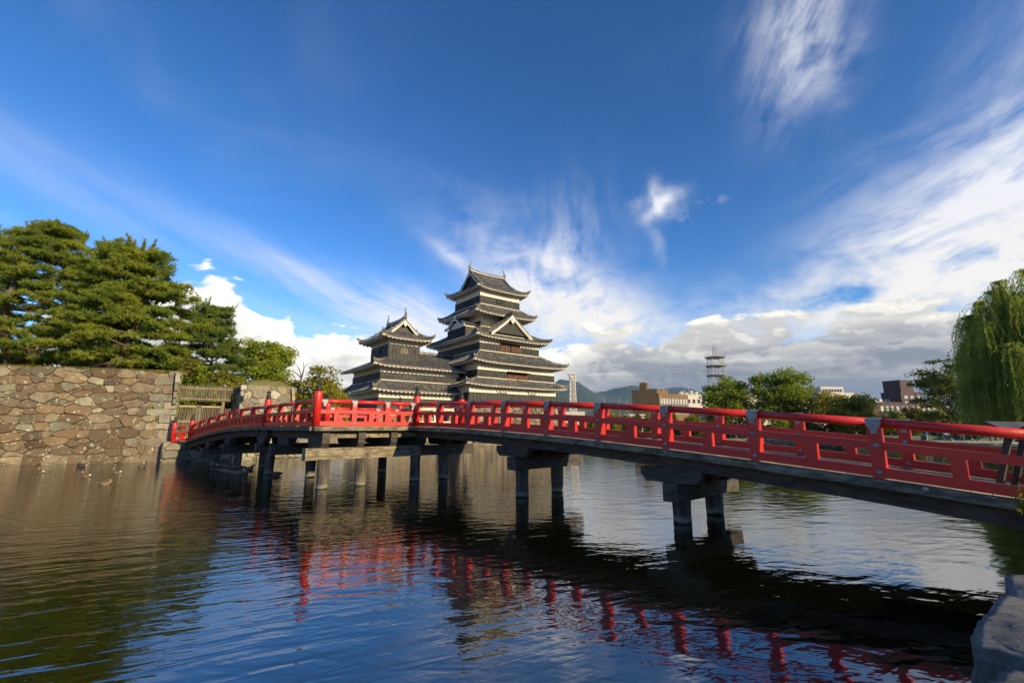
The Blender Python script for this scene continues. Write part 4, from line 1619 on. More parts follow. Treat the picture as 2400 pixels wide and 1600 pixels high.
def chidori(parent, C, cx, half, zb_, zt, y_front, y_back):
    """triangular dormer gable on the front: two tiled slopes, bargeboards, black gable wall with pendant"""
    lo = Loc(C, E1, E2)
    up = Vector((0, 0, 1))
    out = Vector((*(-E2), 0))
    def zz(u): return zt - (zt - zb_) * (abs(u) ** 0.86)
    d = MB()
    rb = MB()
    N = 8
    for s in (-1, 1):
        base = len(d.v)
        for i in range(N + 1):
            u = i / N
            for j, y in enumerate((y_front, y_back)):
                d.v.append(tuple(lo(cx + s * u * half, y, zz(u))))
        for i in range(N):
            a = base + i * 2
            d.f.append((a, a + 1, a + 3, a + 2) if s > 0 else (a, a + 2, a + 3, a + 1))
        y = y_front + 0.15
        while y < y_back:
            rib(rb, [lo(cx + s * u / 4 * half, y, zz(u / 4)) for u in range(5)], Vector((*E2, 0)))
            y += TILE_PITCH
    roof = d.put('dormer_roof', M_TILE, parent)
    rb.put('tile_rows', M_TILE_RIB, roof, kind='stuff')
    mb = MB()
    ridge_bar(mb, [lo(cx, y_front - 0.1 + (y_back - y_front) * i / 4, zt + 0.16 + (0.10 if i == 0 else 0)) for i in range(5)], 0.34, 0.24)
    e = lo(cx, y_front - 0.1, zt + 0.2)
    mb.tube([e, e + up * 0.55], [0.22, 0.08], 8)
    mb.put('dormer_ridge', M_TILE_RIB, roof)
    w = MB()
    poly = [lo(cx + half * u, y_front + 0.42, zz(u) - 0.15) for u in np.linspace(-0.9, 0.9, 13)]
    w.add(poly, [tuple(range(13))])
    gw_ = w.put('gable_wall', M_BOARD, parent)
    bt = MB()
    for u in np.linspace(-0.7, 0.7, 15):
        a = lo(cx + half * u, y_front + 0.40, zb_ + 0.1)
        bt.beam(a, Vector((a.x, a.y, zz(u) - 0.55)), 0.06, 0.05, out)
    bt.put('battens', M_BLACK, gw_, kind='stuff')
    for s in (-1, 1):
        bb, fac = MB(), MB()
        us = [1.02 - 1.02 * i / 8 for i in range(9)]
        for i in range(8):
            a, b = lo(cx + s * us[i] * half, y_front, zz(us[i]) - 0.05), lo(cx + s * us[i + 1] * half, y_front, zz(us[i + 1]) - 0.05)
            h = 0.32
            bb.prism([a - up * h, b - up * h, b, a], out * -0.12)
            fac.prism([a - up * 0.03 + out * 0.02, b - up * 0.03 + out * 0.02, b + up * 0.16 + out * 0.02, a + up * 0.16 + out * 0.02], out * 0.05)
            a2, b2 = a + out * -0.13 - up * (h + 0.02), b + out * -0.13 - up * (h + 0.02)
            bb.prism([a2 - up * 0.12, b2 - up * 0.12, b2 + up * 0.1, a2 + up * 0.1], out * -0.08)
        bb.put('bargeboard', M_PLASTER, parent)
        fac.put('gable_tiles', M_TILE_RIB, roof)
    ap = lo(cx, y_front - 0.02, zt - 0.62)
    sx = Vector((*E1, 0))
    shape = [(0, 0.15), (0.25, 0.0), (0.40, -0.25), (0.28, -0.42), (0.42, -0.62), (0.18, -0.66), (0.0, -0.95), (-0.18, -0.66), (-0.42, -0.62), (-0.28, -0.42), (-0.40, -0.25), (-0.25, 0.0)]
    pend = MB(); pend.prism([ap + sx * x + up * z for x, z in shape], out * 0.07)
    pend.put('pendant', M_PLASTER, gw_)
    dot = MB(); dot.tube([ap - up * 0.22 + out * 0.06, ap - up * 0.22 + out * 0.10], 0.13, 10)
    dot.put('boss', M_BLACK, gw_)


chidori(keep, C3, 5.75, 4.0, 17.05, 20.35, -0.75, 3.4)


def karahafu(parent, C, cy, half, z_end, z_top, x_front, x_back, wy0, wy1, wz0, wz1, wz2):
    """bow-gabled dormer on the shaded flank over a small barred turret"""
    lo = Loc(C, E1, E2)
    up = Vector((0, 0, 1))
    out = Vector((*(-E1), 0))
    def zz(u):
        u = abs(u)
        return z_end + (z_top - z_end) * (0.5 + 0.5 * math.cos(math.pi * min(1, u / 0.86))) + 0.10 * max(0, u - 0.8) * 5
    N = 24
    us = [-1 + 2 * i / N for i in range(N + 1)]
    d = MB(); rb = MB()
    base = len(d.v)
    for u in us:
        for x in (x_front, x_back):
            d.v.append(tuple(lo(x, cy + u * half, zz(u))))
    for i in range(N):
        a = base + 2 * i
        d.f.append((a, a + 2, a + 3, a + 1))
    roof = d.put('dormer_roof', M_TILE, parent)
    for i in range(int(2 * half / TILE_PITCH) + 1):
        u = -0.98 + 1.96 * i / int(2 * half / TILE_PITCH)
        rib(rb, [lo(x_front, cy + u * half, zz(u)), lo(x_back, cy + u * half, zz(u))][::-1], Vector((*E2, 0)))
    rb.put('tile_rows', M_TILE_RIB, roof, kind='stuff')
    bb = MB()
    for i in range(N):
        a, b = lo(x_front, cy + us[i] * half, zz(us[i]) - 0.06), lo(x_front, cy + us[i + 1] * half, zz(us[i + 1]) - 0.06)
        bb.prism([a - up * 0.36, b - up * 0.36, b, a], out * -0.14)
    bb.put('bargeboard', M_PLASTER, parent)
    w = MB(); w.hexa([lo(x_front + 0.45, wy0, wz0), lo(x_back, wy0, wz0), lo(x_back, wy1, wz0), lo(x_front + 0.45, wy1, wz0)], [lo(x_front + 0.45, wy0, wz1), lo(x_back, wy0, wz1), lo(x_back, wy1, wz1), lo(x_front + 0.45, wy1, wz1)])
    bo = w.put('boarding', M_BOARD, parent)
    w = MB(); w.hexa([lo(x_front + 0.5, wy0 + .05, wz1), lo(x_back, wy0 + .05, wz1), lo(x_back, wy1 - .05, wz1), lo(x_front + 0.5, wy1 - .05, wz1)], [lo(x_front + 0.5, wy0 + 1.0, wz2), lo(x_back, wy0 + 1.0, wz2), lo(x_back, wy1 - 1.0, wz2), lo(x_front + 0.5, wy1 - 1.0, wz2)])
    w.put('plaster_wall', M_PLASTER, parent)
    bt = MB()
    y = wy0
    while y <= wy1 + 0.01:
        bt.beam(lo(x_front + 0.41, y, wz0), lo(x_front + 0.41, y, wz1), 0.12, 0.07, out)
        y += (wy1 - wy0) / 12
    bt.put('battens', M_BLACK, bo, kind='stuff')
    mb = MB()
    ridge_bar(mb, [lo(x_front - 0.1 + (x_back - x_front) * i / 4, cy, z_top + 0.14) for i in range(5)], 0.32, 0.22)
    mb.put('dormer_ridge', M_TILE_RIB, roof)


karahafu(keep, C3, 6.6, 3.1, 18.75, 20.15, -0.7, 3.2, 3.7, 9.2, 16.9, 18.45, 19.5)

# ---- small keep with its link to the great keep
small = thing('small_keep', 'small black and cream corner keep joined to the great keep by a tiled link', 'castle keep', (-14.5, 66, 5.1))
S1, S2, S3 = np.array((-17.94, 61.5)), np.array((-17.97, 62.0)), np.array((-17.48, 63.6))
g1 = storey(small, S1, 12.7, 11.3, 4.9, 6.6, 8.0, flare=0.25)
dx_, dy_ = inl(S1, S2)
skirt_roof(small, S1, (dx_, 12.6, dy_, dy_ + 10.8), (-1.35, 12.9, -1.35, 12.6), 8.98, 7.62, 0.30, (0, 12.7, 0, 11.3), 7.75, ribs=(0, 3), sides=(0, 3, 2))
g2 = storey(small, S2, 12.5, 10.8, 8.9, 10.1, 11.3)
window(small, g2, 0, 3.2, 5.1, 9.05, 9.9, 'bars')
window(small, g2, 0, 9.7, 11.0, 9.0, 9.8, 'bars')
window(small, g2, 3, 5.0, 6.5, 9.05, 9.8, 'open')
holes(small, g2, 0, 12, 9.5, (1.0, 6.6, 8.4))
holes(small, g2, 3, 10, 9.5, (1.0, 3.0, 8.5))

# link roof: hipped at the small keep, running into the great keep
lo = Loc(S2, E1, E2)
surf, rb = MB(), MB()
YE, YR, XE, XH, XR, ZE, ZR = -1.6, 4.6, -1.6, 4.6, 15.4, 11.0, 13.95
def zl(q): return ZE + (ZR - ZE) * (0.78 * q / 6.2 + 0.22 * (q / 6.2) ** 2)
def lfx(x, y, q):
    k = max(0, 1 - (x - XE) / 4.0) * max(0, 1 - q / 6.2)
    return 0.40 * k ** 4 if k > 0 else 0
edges = []
def lp(x, q): return lo(x, YE + q, zl(q) + lfx(x, YE + q, q))
def lq(y, q): return lo(XE + q, y, zl(q) + (0.40 * max(0, 1 - (y - YE) / 4.0) ** 4 * max(0, 1 - q / 6.2) ** 4))
nx, nq = 26, 6
base_ = len(surf.v)
for i in range(nx + 1):
    x = XE + (12.9 - XE) * i / nx
    qm = min(6.2, x - XE)
    for j in range(nq + 1):
        surf.v.append(tuple(lp(x, qm * j / nq)))
for i in range(nx):
    for j in range(nq):
        a = base_ + i * (nq + 1) + j
        surf.f.append((a, a + nq + 1, a + nq + 2, a + 1))
# back slope and the part against the great keep
surf.quad(lo(XH, YR, ZR), lo(XR, YR, ZR), lo(XR, 12.4, ZE), lo(XH - 6.2, 12.4, ZE))
surf.quad(lo(12.9, YE + 2.4, zl(2.4)), lo(XR, YE + 4.4, zl(4.4)), lo(XR, YR, ZR), lo(12.9, YR, ZR))
base_ = len(surf.v)
ny = 20
for i in range(ny + 1):
    y = YE + (12.4 - YE) * i / ny
    qm = min(6.2, y - YE, 12.4 - y + 0.001)
    for j in range(nq + 1):
        surf.v.append(tuple(lq(y, qm * j / nq)))
for i in range(ny):
    for j in range(nq):
        a = base_ + i * (nq + 1) + j
        surf.f.append((a, a + 1, a + nq + 2, a + nq + 1))
ed = [lp(XE + (12.9 - XE) * i / 26, 0) for i in range(27)]
ed2 = [lq(YE + (12.4 - YE) * i / 20, 0) for i in range(21)]
up = Vector((0, 0, 1))
for e in (ed, ed2[::-1]):
    for a, b in zip(e, e[1:]):
        surf.quad(a, a - up * 0.13, b - up * 0.13, b)
n = int(14.5 / TILE_PITCH)
for i in range(n + 1):
    x = XE + 14.5 * (i + 0.5) / (n + 1)
    qm = min(6.1, x - XE)
    if qm > 0.2:
        rib(rb, [lp(x, qm * (1 - k / 4)) for k in range(5)], Vector((*E1, 0)))
n = int(14.0 / TILE_PITCH)
for i in range(n + 1):
    y = YE + 14.0 * (i + 0.5) / (n + 1)
    qm = min(6.1, y - YE, 12.4 - y)
    if qm > 0.2:
        rib(rb, [lq(y, qm * (1 - k / 4)) for k in range(5)], Vector((*E2, 0)))
lroof = surf.put('roof', M_TILE, small)
rb.put('tile_rows', M_TILE_RIB, lroof, kind='stuff')
eave_parts(lroof, [(ed, (*E2, 0), 1.58, 11.1), (ed2, (*E1, 0), 1.58, 11.1)], 11.1)
mb = MB(); ridge_bar(mb, [lo(XH + (XR - XH) * i / 4, YR, ZR + 0.12) for i in range(5)], 0.36, 0.24); mb.put('main_ridge', M_TILE_RIB, lroof)
mb = MB(); pts = [lo(XE + q, YE + q, zl(q) + 0.12 + 0.40 * max(0, 1 - q / 4.0) ** 4) for q in (6.2, 5, 4, 3, 2, 1, 0.3, -0.05)]
ridge_bar(mb, pts, 0.30, 0.20); mb.tube([pts[-1] - up * 0.1, pts[-1] + up * 0.34], [0.16, 0.06], 8); mb.put('hip_ridge', M_TILE_RIB, lroof)

g3 = storey(small, S3, 4.7, 6.44, 11.9, 14.29, 15.9)
window(small, g3, 0, 1.75, 2.85, 13.0, 14.05, 'bell')
window(small, g3, 3, 2.85, 3.95, 13.05, 14.1, 'bell')
holes(small, g3, 0, 4, 13.5, (0.75, 3.9))
holes(small, g3, 3, 6, 13.5, (1.2, 5.2))
irimoya(small, S3 + E1 * 2.35 + E2 * 3.22, E2, E1, 4.85, 3.97, 3.25, 2.75, 15.15, 18.15, 0.50, 3.22, 2.35, 15.35, 0.40)

# ------------------------------------------------------------------ picket gate between the walls
gate = thing('picket_gate', 'weathered timber picket gate between the stone walls at the bridge end', 'gate', (*W(-4.8, 27), 1.55))
GT = 27.0
mb = MB(); mb.box((0, 0, 0), 0.055, 0.055, 1.32); ME_PK = mb.mesh('picket', M_FENCE)
mb = MB(); mb.box((0, 0, 0), 0.055, 0.055, 2.62); ME_SL = mb.mesh('slat', M_FENCE)
r = -7.35
while r < -2.6:
    put('picket', ME_PK, gate, frame(P3(r, GT - 0.06, 5.42), BE))
    put('slat', ME_SL, gate, frame(P3(r, GT + 0.02, 2.90), BE))
    r += 0.118
for z, w in ((5.84, 0.10), (4.95, 0.10)):
    mb = MB(); mb.beam(P3(-7.4, GT, z), P3(-2.6, GT, z), 0.07, w)
    mb.put('rail', M_FENCE_L, gate)
for r in (-6.55, -5.0, -4.82, -3.2):
    top = 6.12 if r in (-6.55, -3.2) else 4.45
    mb = MB(); mb.box(P3(r, GT + 0.12, (top + 1.55) / 2), 0.24 if top > 5 else 0.17, 0.20, top - 1.55, (BE[0], BE[1], 0), (BD[0], BD[1], 0))
    o = mb.put('gate_post', M_FENCE, gate)
    if top > 5:
        mb = MB()
        c = P3(r, GT + 0.12, top)
        q = [c + Vector((*(BE * a + BD * b), 0)) for a, b in ((-.17, -.15), (.17, -.15), (.17, .15), (-.17, .15))]
        mb.add(q + [c + Vector((0, 0, 0.16))], [(0, 1, 4), (1, 2, 4), (2, 3, 4), (3, 0, 4), (3, 2, 1, 0)])
        mb.put('post_cap', M_ZINC, o)
for z in (4.32, 3.1, 1.75):
    mb = MB(); mb.beam(P3(-6.5, GT + 0.06, z), P3(-3.25, GT + 0.06, z), 0.08, 0.13)
    mb.put('crossbar', M_FENCE_L, gate)


# ------------------------------------------------------------------ trees and shrubs
def leaf_mat(name, c1, c2, c3=None, transl=0.35, scale=0.7):
    m, p = new_mat(name)
    nt = m.node_tree
    n = noise(position(), scale, 3.0, 0.6)
    f = noise(position(), 9.0, 2.0, 0.6)
    col = mixc(n.smooth(0.38, 0.64), c1, c2)
    if c3:
        col = mixc(f.smooth(0.60, 0.72), col, c3)
    k = f * 0.7 + 0.65
    col = mixc(1.0, col, comb(k, k, k), 'MULTIPLY')
    nt.links.new(col, p.inputs['Base Color'])
    p.inputs['Roughness'].default_value = 0.6
    p.inputs['Specular IOR Level'].default_value = 0.25
    tr = nt.nodes.new('ShaderNodeBsdfTranslucent')
    nt.links.new(mixc(1.0, col, (1.25, 1.3, 0.7), 'MULTIPLY'), tr.inputs['Color'])
    mx = nt.nodes.new('ShaderNodeMixShader')
    mx.inputs[0].default_value = transl
    nt.links.new(p.outputs[0], mx.inputs[1])
    nt.links.new(tr.outputs[0], mx.inputs[2])
    out = [q for q in nt.nodes if q.type == 'OUTPUT_MATERIAL'][0]
    nt.links.new(mx.outputs[0], out.inputs[0])
    return m


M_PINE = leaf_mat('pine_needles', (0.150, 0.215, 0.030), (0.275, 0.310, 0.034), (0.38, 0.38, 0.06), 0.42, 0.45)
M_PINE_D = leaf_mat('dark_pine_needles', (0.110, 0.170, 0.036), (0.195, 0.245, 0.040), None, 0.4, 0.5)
M_LEAF = leaf_mat('green_leaves', (0.15, 0.215, 0.020), (0.26, 0.30, 0.03), (0.36, 0.36, 0.06), 0.45)
M_LEAF_Y = leaf_mat('yellow_green_leaves', (0.19, 0.21, 0.020), (0.31, 0.27, 0.026), (0.42, 0.30, 0.04), 0.42)
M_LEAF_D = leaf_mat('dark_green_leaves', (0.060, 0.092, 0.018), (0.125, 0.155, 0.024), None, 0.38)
M_LEAF_O = leaf_mat('autumn_leaves', (0.16, 0.13, 0.02), (0.11, 0.12, 0.02), (0.30, 0.17, 0.02), 0.35)
M_LEAF_B = leaf_mat('bright_green_leaves', (0.20, 0.27, 0.022), (0.33, 0.36, 0.035), (0.42, 0.42, 0.07), 0.45)
M_WILLOW = leaf_mat('willow_leaves', (0.22, 0.29, 0.045), (0.40, 0.43, 0.075), None, 0.5, 0.35)
M_BARK = simple('bark', (0.16, 0.10, 0.06), (0.085, 0.055, 0.038), 2.5, 0.95, 6.0, (3, 3, 0.8), 0, 0.04)
M_BARK_G = simple('grey_bark', (0.12, 0.095, 0.07), (0.07, 0.055, 0.042), 2.5, 0.95, 6.0, (3, 3, 0.8), 0, 0.04)


def unit(v):
    return v / np.maximum(1e-9, np.linalg.norm(v, axis=1, keepdims=True))


def in_ball(n, rg_, shell=0.45):
    d = unit(rg_.normal(size=(n, 3)))
    return d * (rg_.uniform(0, 1, (n, 1)) ** shell)


def leaf_quads(c, size, rg_, flat=0.0):
    """diamond leaves at points c"""
    n = len(c)
    a = unit(rg_.normal(size=(n, 3)) * np.array([1, 1, 1 - flat]))
    b = unit(np.cross(a, rg_.normal(size=(n, 3))))
    s = size * rg_.uniform(0.6, 1.35, (n, 1))
    v = np.stack([c - a * s * 0.5, c + b * s * 0.30, c + a * s * 0.5, c - b * s * 0.30], axis=1).reshape(-1, 3)
    return v, np.arange(4 * n).reshape(n, 4)


def tufts(c, d, ln, wd, k, rg_, spread=0.75):
    """needle tufts: k thin blades at each point c about direction d"""
    n = len(c)
    c = np.repeat(c, k, axis=0)
    dd = unit(np.repeat(d, k, axis=0) + rg_.normal(size=(n * k, 3)) * spread)
    b = unit(np.cross(dd, rg_.normal(size=(n * k, 3))))
    l = ln * rg_.uniform(0.7, 1.25, (n * k, 1))
    v = np.stack([c - b * wd, c + b * wd, c + dd * l], axis=1).reshape(-1, 3)
    return v, np.arange(3 * n * k).reshape(-1, 3)


def limb(mb, a, b, r0, r1, rg_, sag=0.12, n=5, sides=7):
    a, b = np.array(a, float), np.array(b, float)
    L = np.linalg.norm(b - a)
    off = rg_.normal(size=3) * L * 0.06
    pts = []
    for i in range(n + 1):
        t = i / n
        p = a + (b - a) * t + off * math.sin(math.pi * t) + np.array([0, 0, -sag * L * math.sin(math.pi * t) * 0.5])
        pts.append(p)
    mb.tube(pts, [r0 + (r1 - r0) * i / n for i in range(n + 1)], sides)
    return pts


def pine(label, base, crown, seed, ntuft=9000, trunk_r=0.32, mat=None, pads=34, shoots=26, group=None, lean=(0, 0), lo_cut=0.0):
    """pine: crown = (cx, cy, z0, z1, rx, ry); layered pads of needle tufts on near-level limbs"""
    rg_ = np.random.default_rng(seed)
    cx, cy, z0, z1, rx, ry = crown
    t = thing('pine_tree', label, 'tree', base, group)
    mb = MB()
    top = np.array([cx, cy, z0 + (z1 - z0) * 0.86])
    tp = limb(mb, base, top, trunk_r, 0.07, rg_, 0.0, 9, 10)
    cs, ds, szs = [], [], []
    for i in range(pads):
        f = (i + 0.5) / pads
        z = z0 + (z1 - z0) * f
        prof = (1 - f) ** 0.62 * (0.62 + 0.38 * min(1, f * 5)) + 0.10
        ang = i * 2.399 + rg_.uniform(-0.4, 0.4)
        rr = prof * rg_.uniform(0.45, 0.92)
        p = np.array([cx + math.cos(ang) * rx * rr, cy + math.sin(ang) * ry * rr, z])
        k = min(len(tp) - 1, max(1, int((p[2] - base[2]) / (top[2] - base[2]) * 0.86 * len(tp))))
        q = limb(mb, tp[k], p, 0.10 * (1 - f) + 0.035, 0.03, rg_, 0.10)
        pr = (rx + ry) / 2 * (0.22 + 0.20 * (1 - f)) * rg_.uniform(0.75, 1.25)
        nb = 11
        m = max(8, int(ntuft / pads / nb))
        for j in range(nb):                        # a pad is a flat plate of small domed puffs
            a_ = rg_.uniform(0, 6.283)
            q_ = math.sqrt(rg_.uniform(0, 1)) * pr
            g = p + np.array([math.cos(a_) * q_, math.sin(a_) * q_, -0.10 * q_ + rg_.normal() * 0.12])
            dr = rg_.uniform(0.42, 0.72)
            o = in_ball(m, rg_, 0.4)
            o[:, 2] = np.abs(o[:, 2]) * 0.62 - 0.08
            cs.append(g + o * dr)
            ds.append(unit(o * np.array([1.0, 1.0, 0.8]) + np.array([0, 0, 0.45]) + rg_.normal(size=(m, 3)) * 0.2))
    tw = MB()
    for i in range(shoots):                       # upright leaders that fray the outline
        f = rg_.uniform(0.35, 1.0)
        z = z0 + (z1 - z0) * f
        prof = (1 - f) ** 0.62 * 0.95 + 0.08
        ang = rg_.uniform(0, 6.283)
        p = np.array([cx + math.cos(ang) * rx * prof * 0.85, cy + math.sin(ang) * ry * prof * 0.85, z - 0.3])
        h = rg_.uniform(0.8, 1.9)
        e = p + np.array([math.cos(ang) * 0.5, math.sin(ang) * 0.5, 1.0]) / 1.12 * h
        for b in range(3):
            e2 = e + rg_.normal(size=3) * np.array([0.45, 0.45, 0.25]) if b else e
            tw.tube([p, (p + e2) / 2 + rg_.normal(size=3) * 0.06, e2], [0.03, 0.022, 0.012], 5)
            u = np.linspace(0.25, 1, 16)[:, None]
            c = p + (e2 - p) * u
            cs.append(c)
            ds.append(np.repeat(unit((e2 - p)[None, :] * 0.8 + np.array([[0, 0, 0.2]])), 16, axis=0))
    v, f_ = tufts(np.concatenate(cs), np.concatenate(ds), 0.34, 0.030, 6, rg_)
    put('crown', mesh_np('crown', v, f_, mat or M_PINE), t)
    tr = mb.put('trunk', M_BARK, t, True)
    tw.put('twigs', M_BARK, tr, True, kind='stuff')
    return t


def broad(name, label, base, crown, seed, mat, n=7000, leaf=0.34, clusters=46, trunk_r=0.25, bark=None, group=None, flat=0.45, limbs=16, open_=0.55, cr=0.30):
    """broadleaf tree or shrub: leaf clumps through an ellipsoid (cx, cy, z0, z1, rx, ry) on forking limbs"""
    rg_ = np.random.default_rng(seed)
    cx, cy, z0, z1, rx, ry = crown
    rz = (z1 - z0) / 2
    cz = (z0 + z1) / 2
    t = thing(name, label, 'tree' if 'tree' in name else 'shrub', base, group)
    mb = MB()
    fork = np.array([base[0] * 0.7 + cx * 0.3, base[1] * 0.7 + cy * 0.3, base[2] + max(0.3, (z0 - base[2]) * 0.9 + rz * 0.25)])
    tp = limb(mb, base, fork, trunk_r, trunk_r * 0.7, rg_, 0.0, 5, 9)
    cs = []
    R_ = (rx + ry + rz) / 3
    pts = in_ball(clusters, rg_, 0.42)
    for i, o in enumerate(pts):
        g = np.array([cx, cy, cz]) + o * np.array([rx, ry, rz]) * 0.86
        if i < limbs:
            mid = fork + (g - fork) * 0.55 + rg_.normal(size=3) * R_ * 0.08
            limb(mb, fork, mid, trunk_r * 0.45, trunk_r * 0.22, rg_, 0.0, 3, 6)
            limb(mb, mid, g, trunk_r * 0.22, 0.02, rg_, 0.05, 3, 5)
        r = R_ * cr * rg_.uniform(0.7, 1.3)
        m = int(n / clusters * rg_.uniform(0.6, 1.4))
        cs.append(g + in_ball(m, rg_, open_) * np.array([r * 1.25, r * 1.25, r * flat * 1.6]))
    v, f_ = leaf_quads(np.concatenate(cs), leaf, rg_, 0.4)
    put('crown', mesh_np('crown', v, f_, mat), t)
    mb.put('trunk', bark or M_BARK_G, t, True)
    return t


GP = 'pines on the walled terrace'
pine('big pine with twin trunks at the left edge above the stone wall', (-43.4, 39.5, 6.6), (-44.2, 41.0, 8.4, 21.4, 7.4, 5.4), 101, 30000, 0.34, group=GP, pads=64, shoots=34)
pine('pine with a single pale trunk standing at the edge of the stone wall', (-31.9, 35.6, 6.6), (-33.2, 38.2, 7.8, 18.0, 6.4, 4.6), 102, 28000, 0.30, group=GP, pads=60, shoots=34)
pine('slim pine rising behind between the two big wall pines', (-39.0, 43.0, 6.6), (-39.2, 43.0, 10.0, 20.4, 4.3, 4.0), 103, 13000, 0.24, M_PINE, 38, 22, GP)
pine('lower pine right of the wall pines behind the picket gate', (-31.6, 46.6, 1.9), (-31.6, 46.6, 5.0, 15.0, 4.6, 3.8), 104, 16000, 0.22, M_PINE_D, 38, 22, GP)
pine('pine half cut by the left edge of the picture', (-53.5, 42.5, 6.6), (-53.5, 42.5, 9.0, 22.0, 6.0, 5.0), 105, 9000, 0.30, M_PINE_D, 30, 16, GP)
broad('round_tree', 'round dense green tree behind the gate wall block', (-30.6, 56.0, 1.9), (-30.8, 56.0, 5.4, 14.9, 4.2, 4.0), 111, M_LEAF_B, 17000, 0.30, 120, 0.26, cr=0.20)
broad('cherry_tree', 'spreading yellowing cherry tree left of the small keep', (-21.4, 50.0, 1.9), (-21.0, 50.0, 3.8, 9.3, 3.3, 3.0), 112, M_LEAF_Y, 5200, 0.30, 40, 0.22)
broad('cherry_tree', 'low leafy cherry branches reaching out before the small keep', (-19.8, 47.5, 1.9), (-19.0, 48.2, 2.6, 6.4, 2.7, 2.0), 113, M_LEAF_Y, 3600, 0.28, 30, 0.18)
broad('cherry_tree', 'cherry tree just right of the gate wall block', (-25.5, 51.5, 1.9), (-25.2, 51.5, 3.0, 9.0, 2.6, 2.4), 114, M_LEAF_Y, 3800, 0.30, 34, 0.2)
broad('garden_tree', 'bright yellow green tree above the picket gate', (-27.6, 45.0, 1.9), (-28.2, 45.0, 3.6, 8.4, 3.1, 2.4), 115, M_LEAF_Y, 5200, 0.28, 40, 0.18)
broad('garden_tree', 'green tree behind the left end of the picket gate', (-31.6, 43.4, 1.9), (-31.2, 43.2, 3.4, 9.2, 2.8, 2.2), 116, M_LEAF, 5000, 0.28, 40, 0.18)
# bare snag
mb = MB()
sn = thing('dead_tree', 'bare broken tree top poking up left of the small keep', 'tree', (-24.4, 52.4, 1.9))
rg_ = np.random.default_rng(5)
limb(mb, (-24.4, 52.4, 1.9), (-24.3, 52.4, 8.2), 0.16, 0.10, rg_, 0)
for e in ((-25.2, 52.4, 9.9), (-23.6, 52.4, 10.0), (-24.3, 52.2, 10.4), (-26.0, 52.4, 9.2)):
    limb(mb, (-24.3, 52.4, 8.2), e, 0.07, 0.015, rg_, -0.2)
mb.put('trunk', M_BARK_G, sn, True)
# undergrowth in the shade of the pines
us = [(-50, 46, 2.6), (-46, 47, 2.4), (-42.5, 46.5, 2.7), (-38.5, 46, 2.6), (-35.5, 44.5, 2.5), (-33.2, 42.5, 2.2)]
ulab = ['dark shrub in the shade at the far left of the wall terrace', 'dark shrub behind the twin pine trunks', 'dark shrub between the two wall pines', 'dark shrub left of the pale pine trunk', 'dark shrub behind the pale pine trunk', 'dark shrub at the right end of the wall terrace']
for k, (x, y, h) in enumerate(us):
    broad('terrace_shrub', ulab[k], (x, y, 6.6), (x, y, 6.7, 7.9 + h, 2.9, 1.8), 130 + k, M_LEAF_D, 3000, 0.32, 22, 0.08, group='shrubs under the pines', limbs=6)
broad('terrace_shrub', 'small shrub with orange leaves by the right end of the stone wall', (-27.3, 37.6, 6.6), (-27.0, 37.8, 6.6, 8.3, 0.9, 0.8), 140, M_LEAF_O, 500, 0.22, 12, 0.05, group='shrubs under the pines', limbs=5)

# grass tufts along the top of the wall
gr = np.random.default_rng(8)
n = 2600
s = gr.uniform(0, 1, n)
o = gr.uniform(0.45, 1.7, n)
p = wl_a[None, :] + (wl_b - wl_a)[None, :] * s[:, None] + bk[None, :] * o[:, None]
c = np.column_stack([p, np.full(n, 6.60)])
v, f_ = tufts(c, np.tile(np.array([[0, 0, 1.0]]), (n, 1)), 0.30, 0.018, 4, gr, 0.35)
put('grass', mesh_np('grass', v, f_, leaf_mat('grass_blades', (0.14, 0.16, 0.03), (0.24, 0.20, 0.06), None, 0.3)), label='short grass growing along the top of the stone wall', cat='grass', kind='stuff')

# far bank
GF = 'trees along the far bank'
broad('broadleaf_tree', 'dark broad tree below the telecom tower', (44.5, 96, 0.4), (44.7, 96, 1.8, 13.6, 6.2, 5.2), 201, M_LEAF, 15000, 0.46, 110, 0.35, group=GF, cr=0.22)
broad('broadleaf_tree', 'tallest broad tree right of the telecom tower', (54.8, 93, 0.4), (54.6, 93, 1.6, 16.0, 6.9, 5.5), 202, M_LEAF, 20000, 0.46, 140, 0.4, group=GF, cr=0.22)
broad('broadleaf_tree', 'wide yellow green tree before the dark office block', (63.2, 88, 0.4), (63.0, 88, 1.2, 9.8, 7.4, 5.0), 203, M_LEAF_Y, 15000, 0.42, 110, 0.35, group=GF, cr=0.24)
broad('zelkova_tree', 'dark feathery tree half hidden behind the willow', (73.5, 76, 0.4), (73.6, 77, 2.4, 15.2, 5.4, 4.6), 204, M_LEAF_D, 9000, 0.40, 70, 0.3, group=GF, flat=0.22, cr=0.30)
far = [(16.5, 97, 4.6, 2.6, 'P'), (20.5, 95.5, 5.4, 2.6, 'Y'), (25, 97, 5.6, 2.8, 'D'), (29.5, 97, 5.9, 2.4, 'P'), (33.5, 96, 5.3, 2.8, 'O'), (38, 95, 5.6, 2.7, 'Y'), (42, 93.5, 4.6, 2.4, 'O'), (47.5, 91.5, 4.8, 2.6, 'D'), (51.5, 89, 4.2, 2.4, 'P'), (56, 88, 4.4, 2.6, 'D'), (70, 86, 5.6, 3.2, 'P'), (75, 87, 6.4, 3.4, 'O'), (80.5, 86, 6.6, 3.6, 'Y'), (86, 84, 6.2, 3.6, 'O'), (79, 76, 5.4, 3.0, 'D'), (68.0, 60.5, 3.2, 2.6, 'D'), (63.5, 53.0, 3.0, 2.4, 'D')]
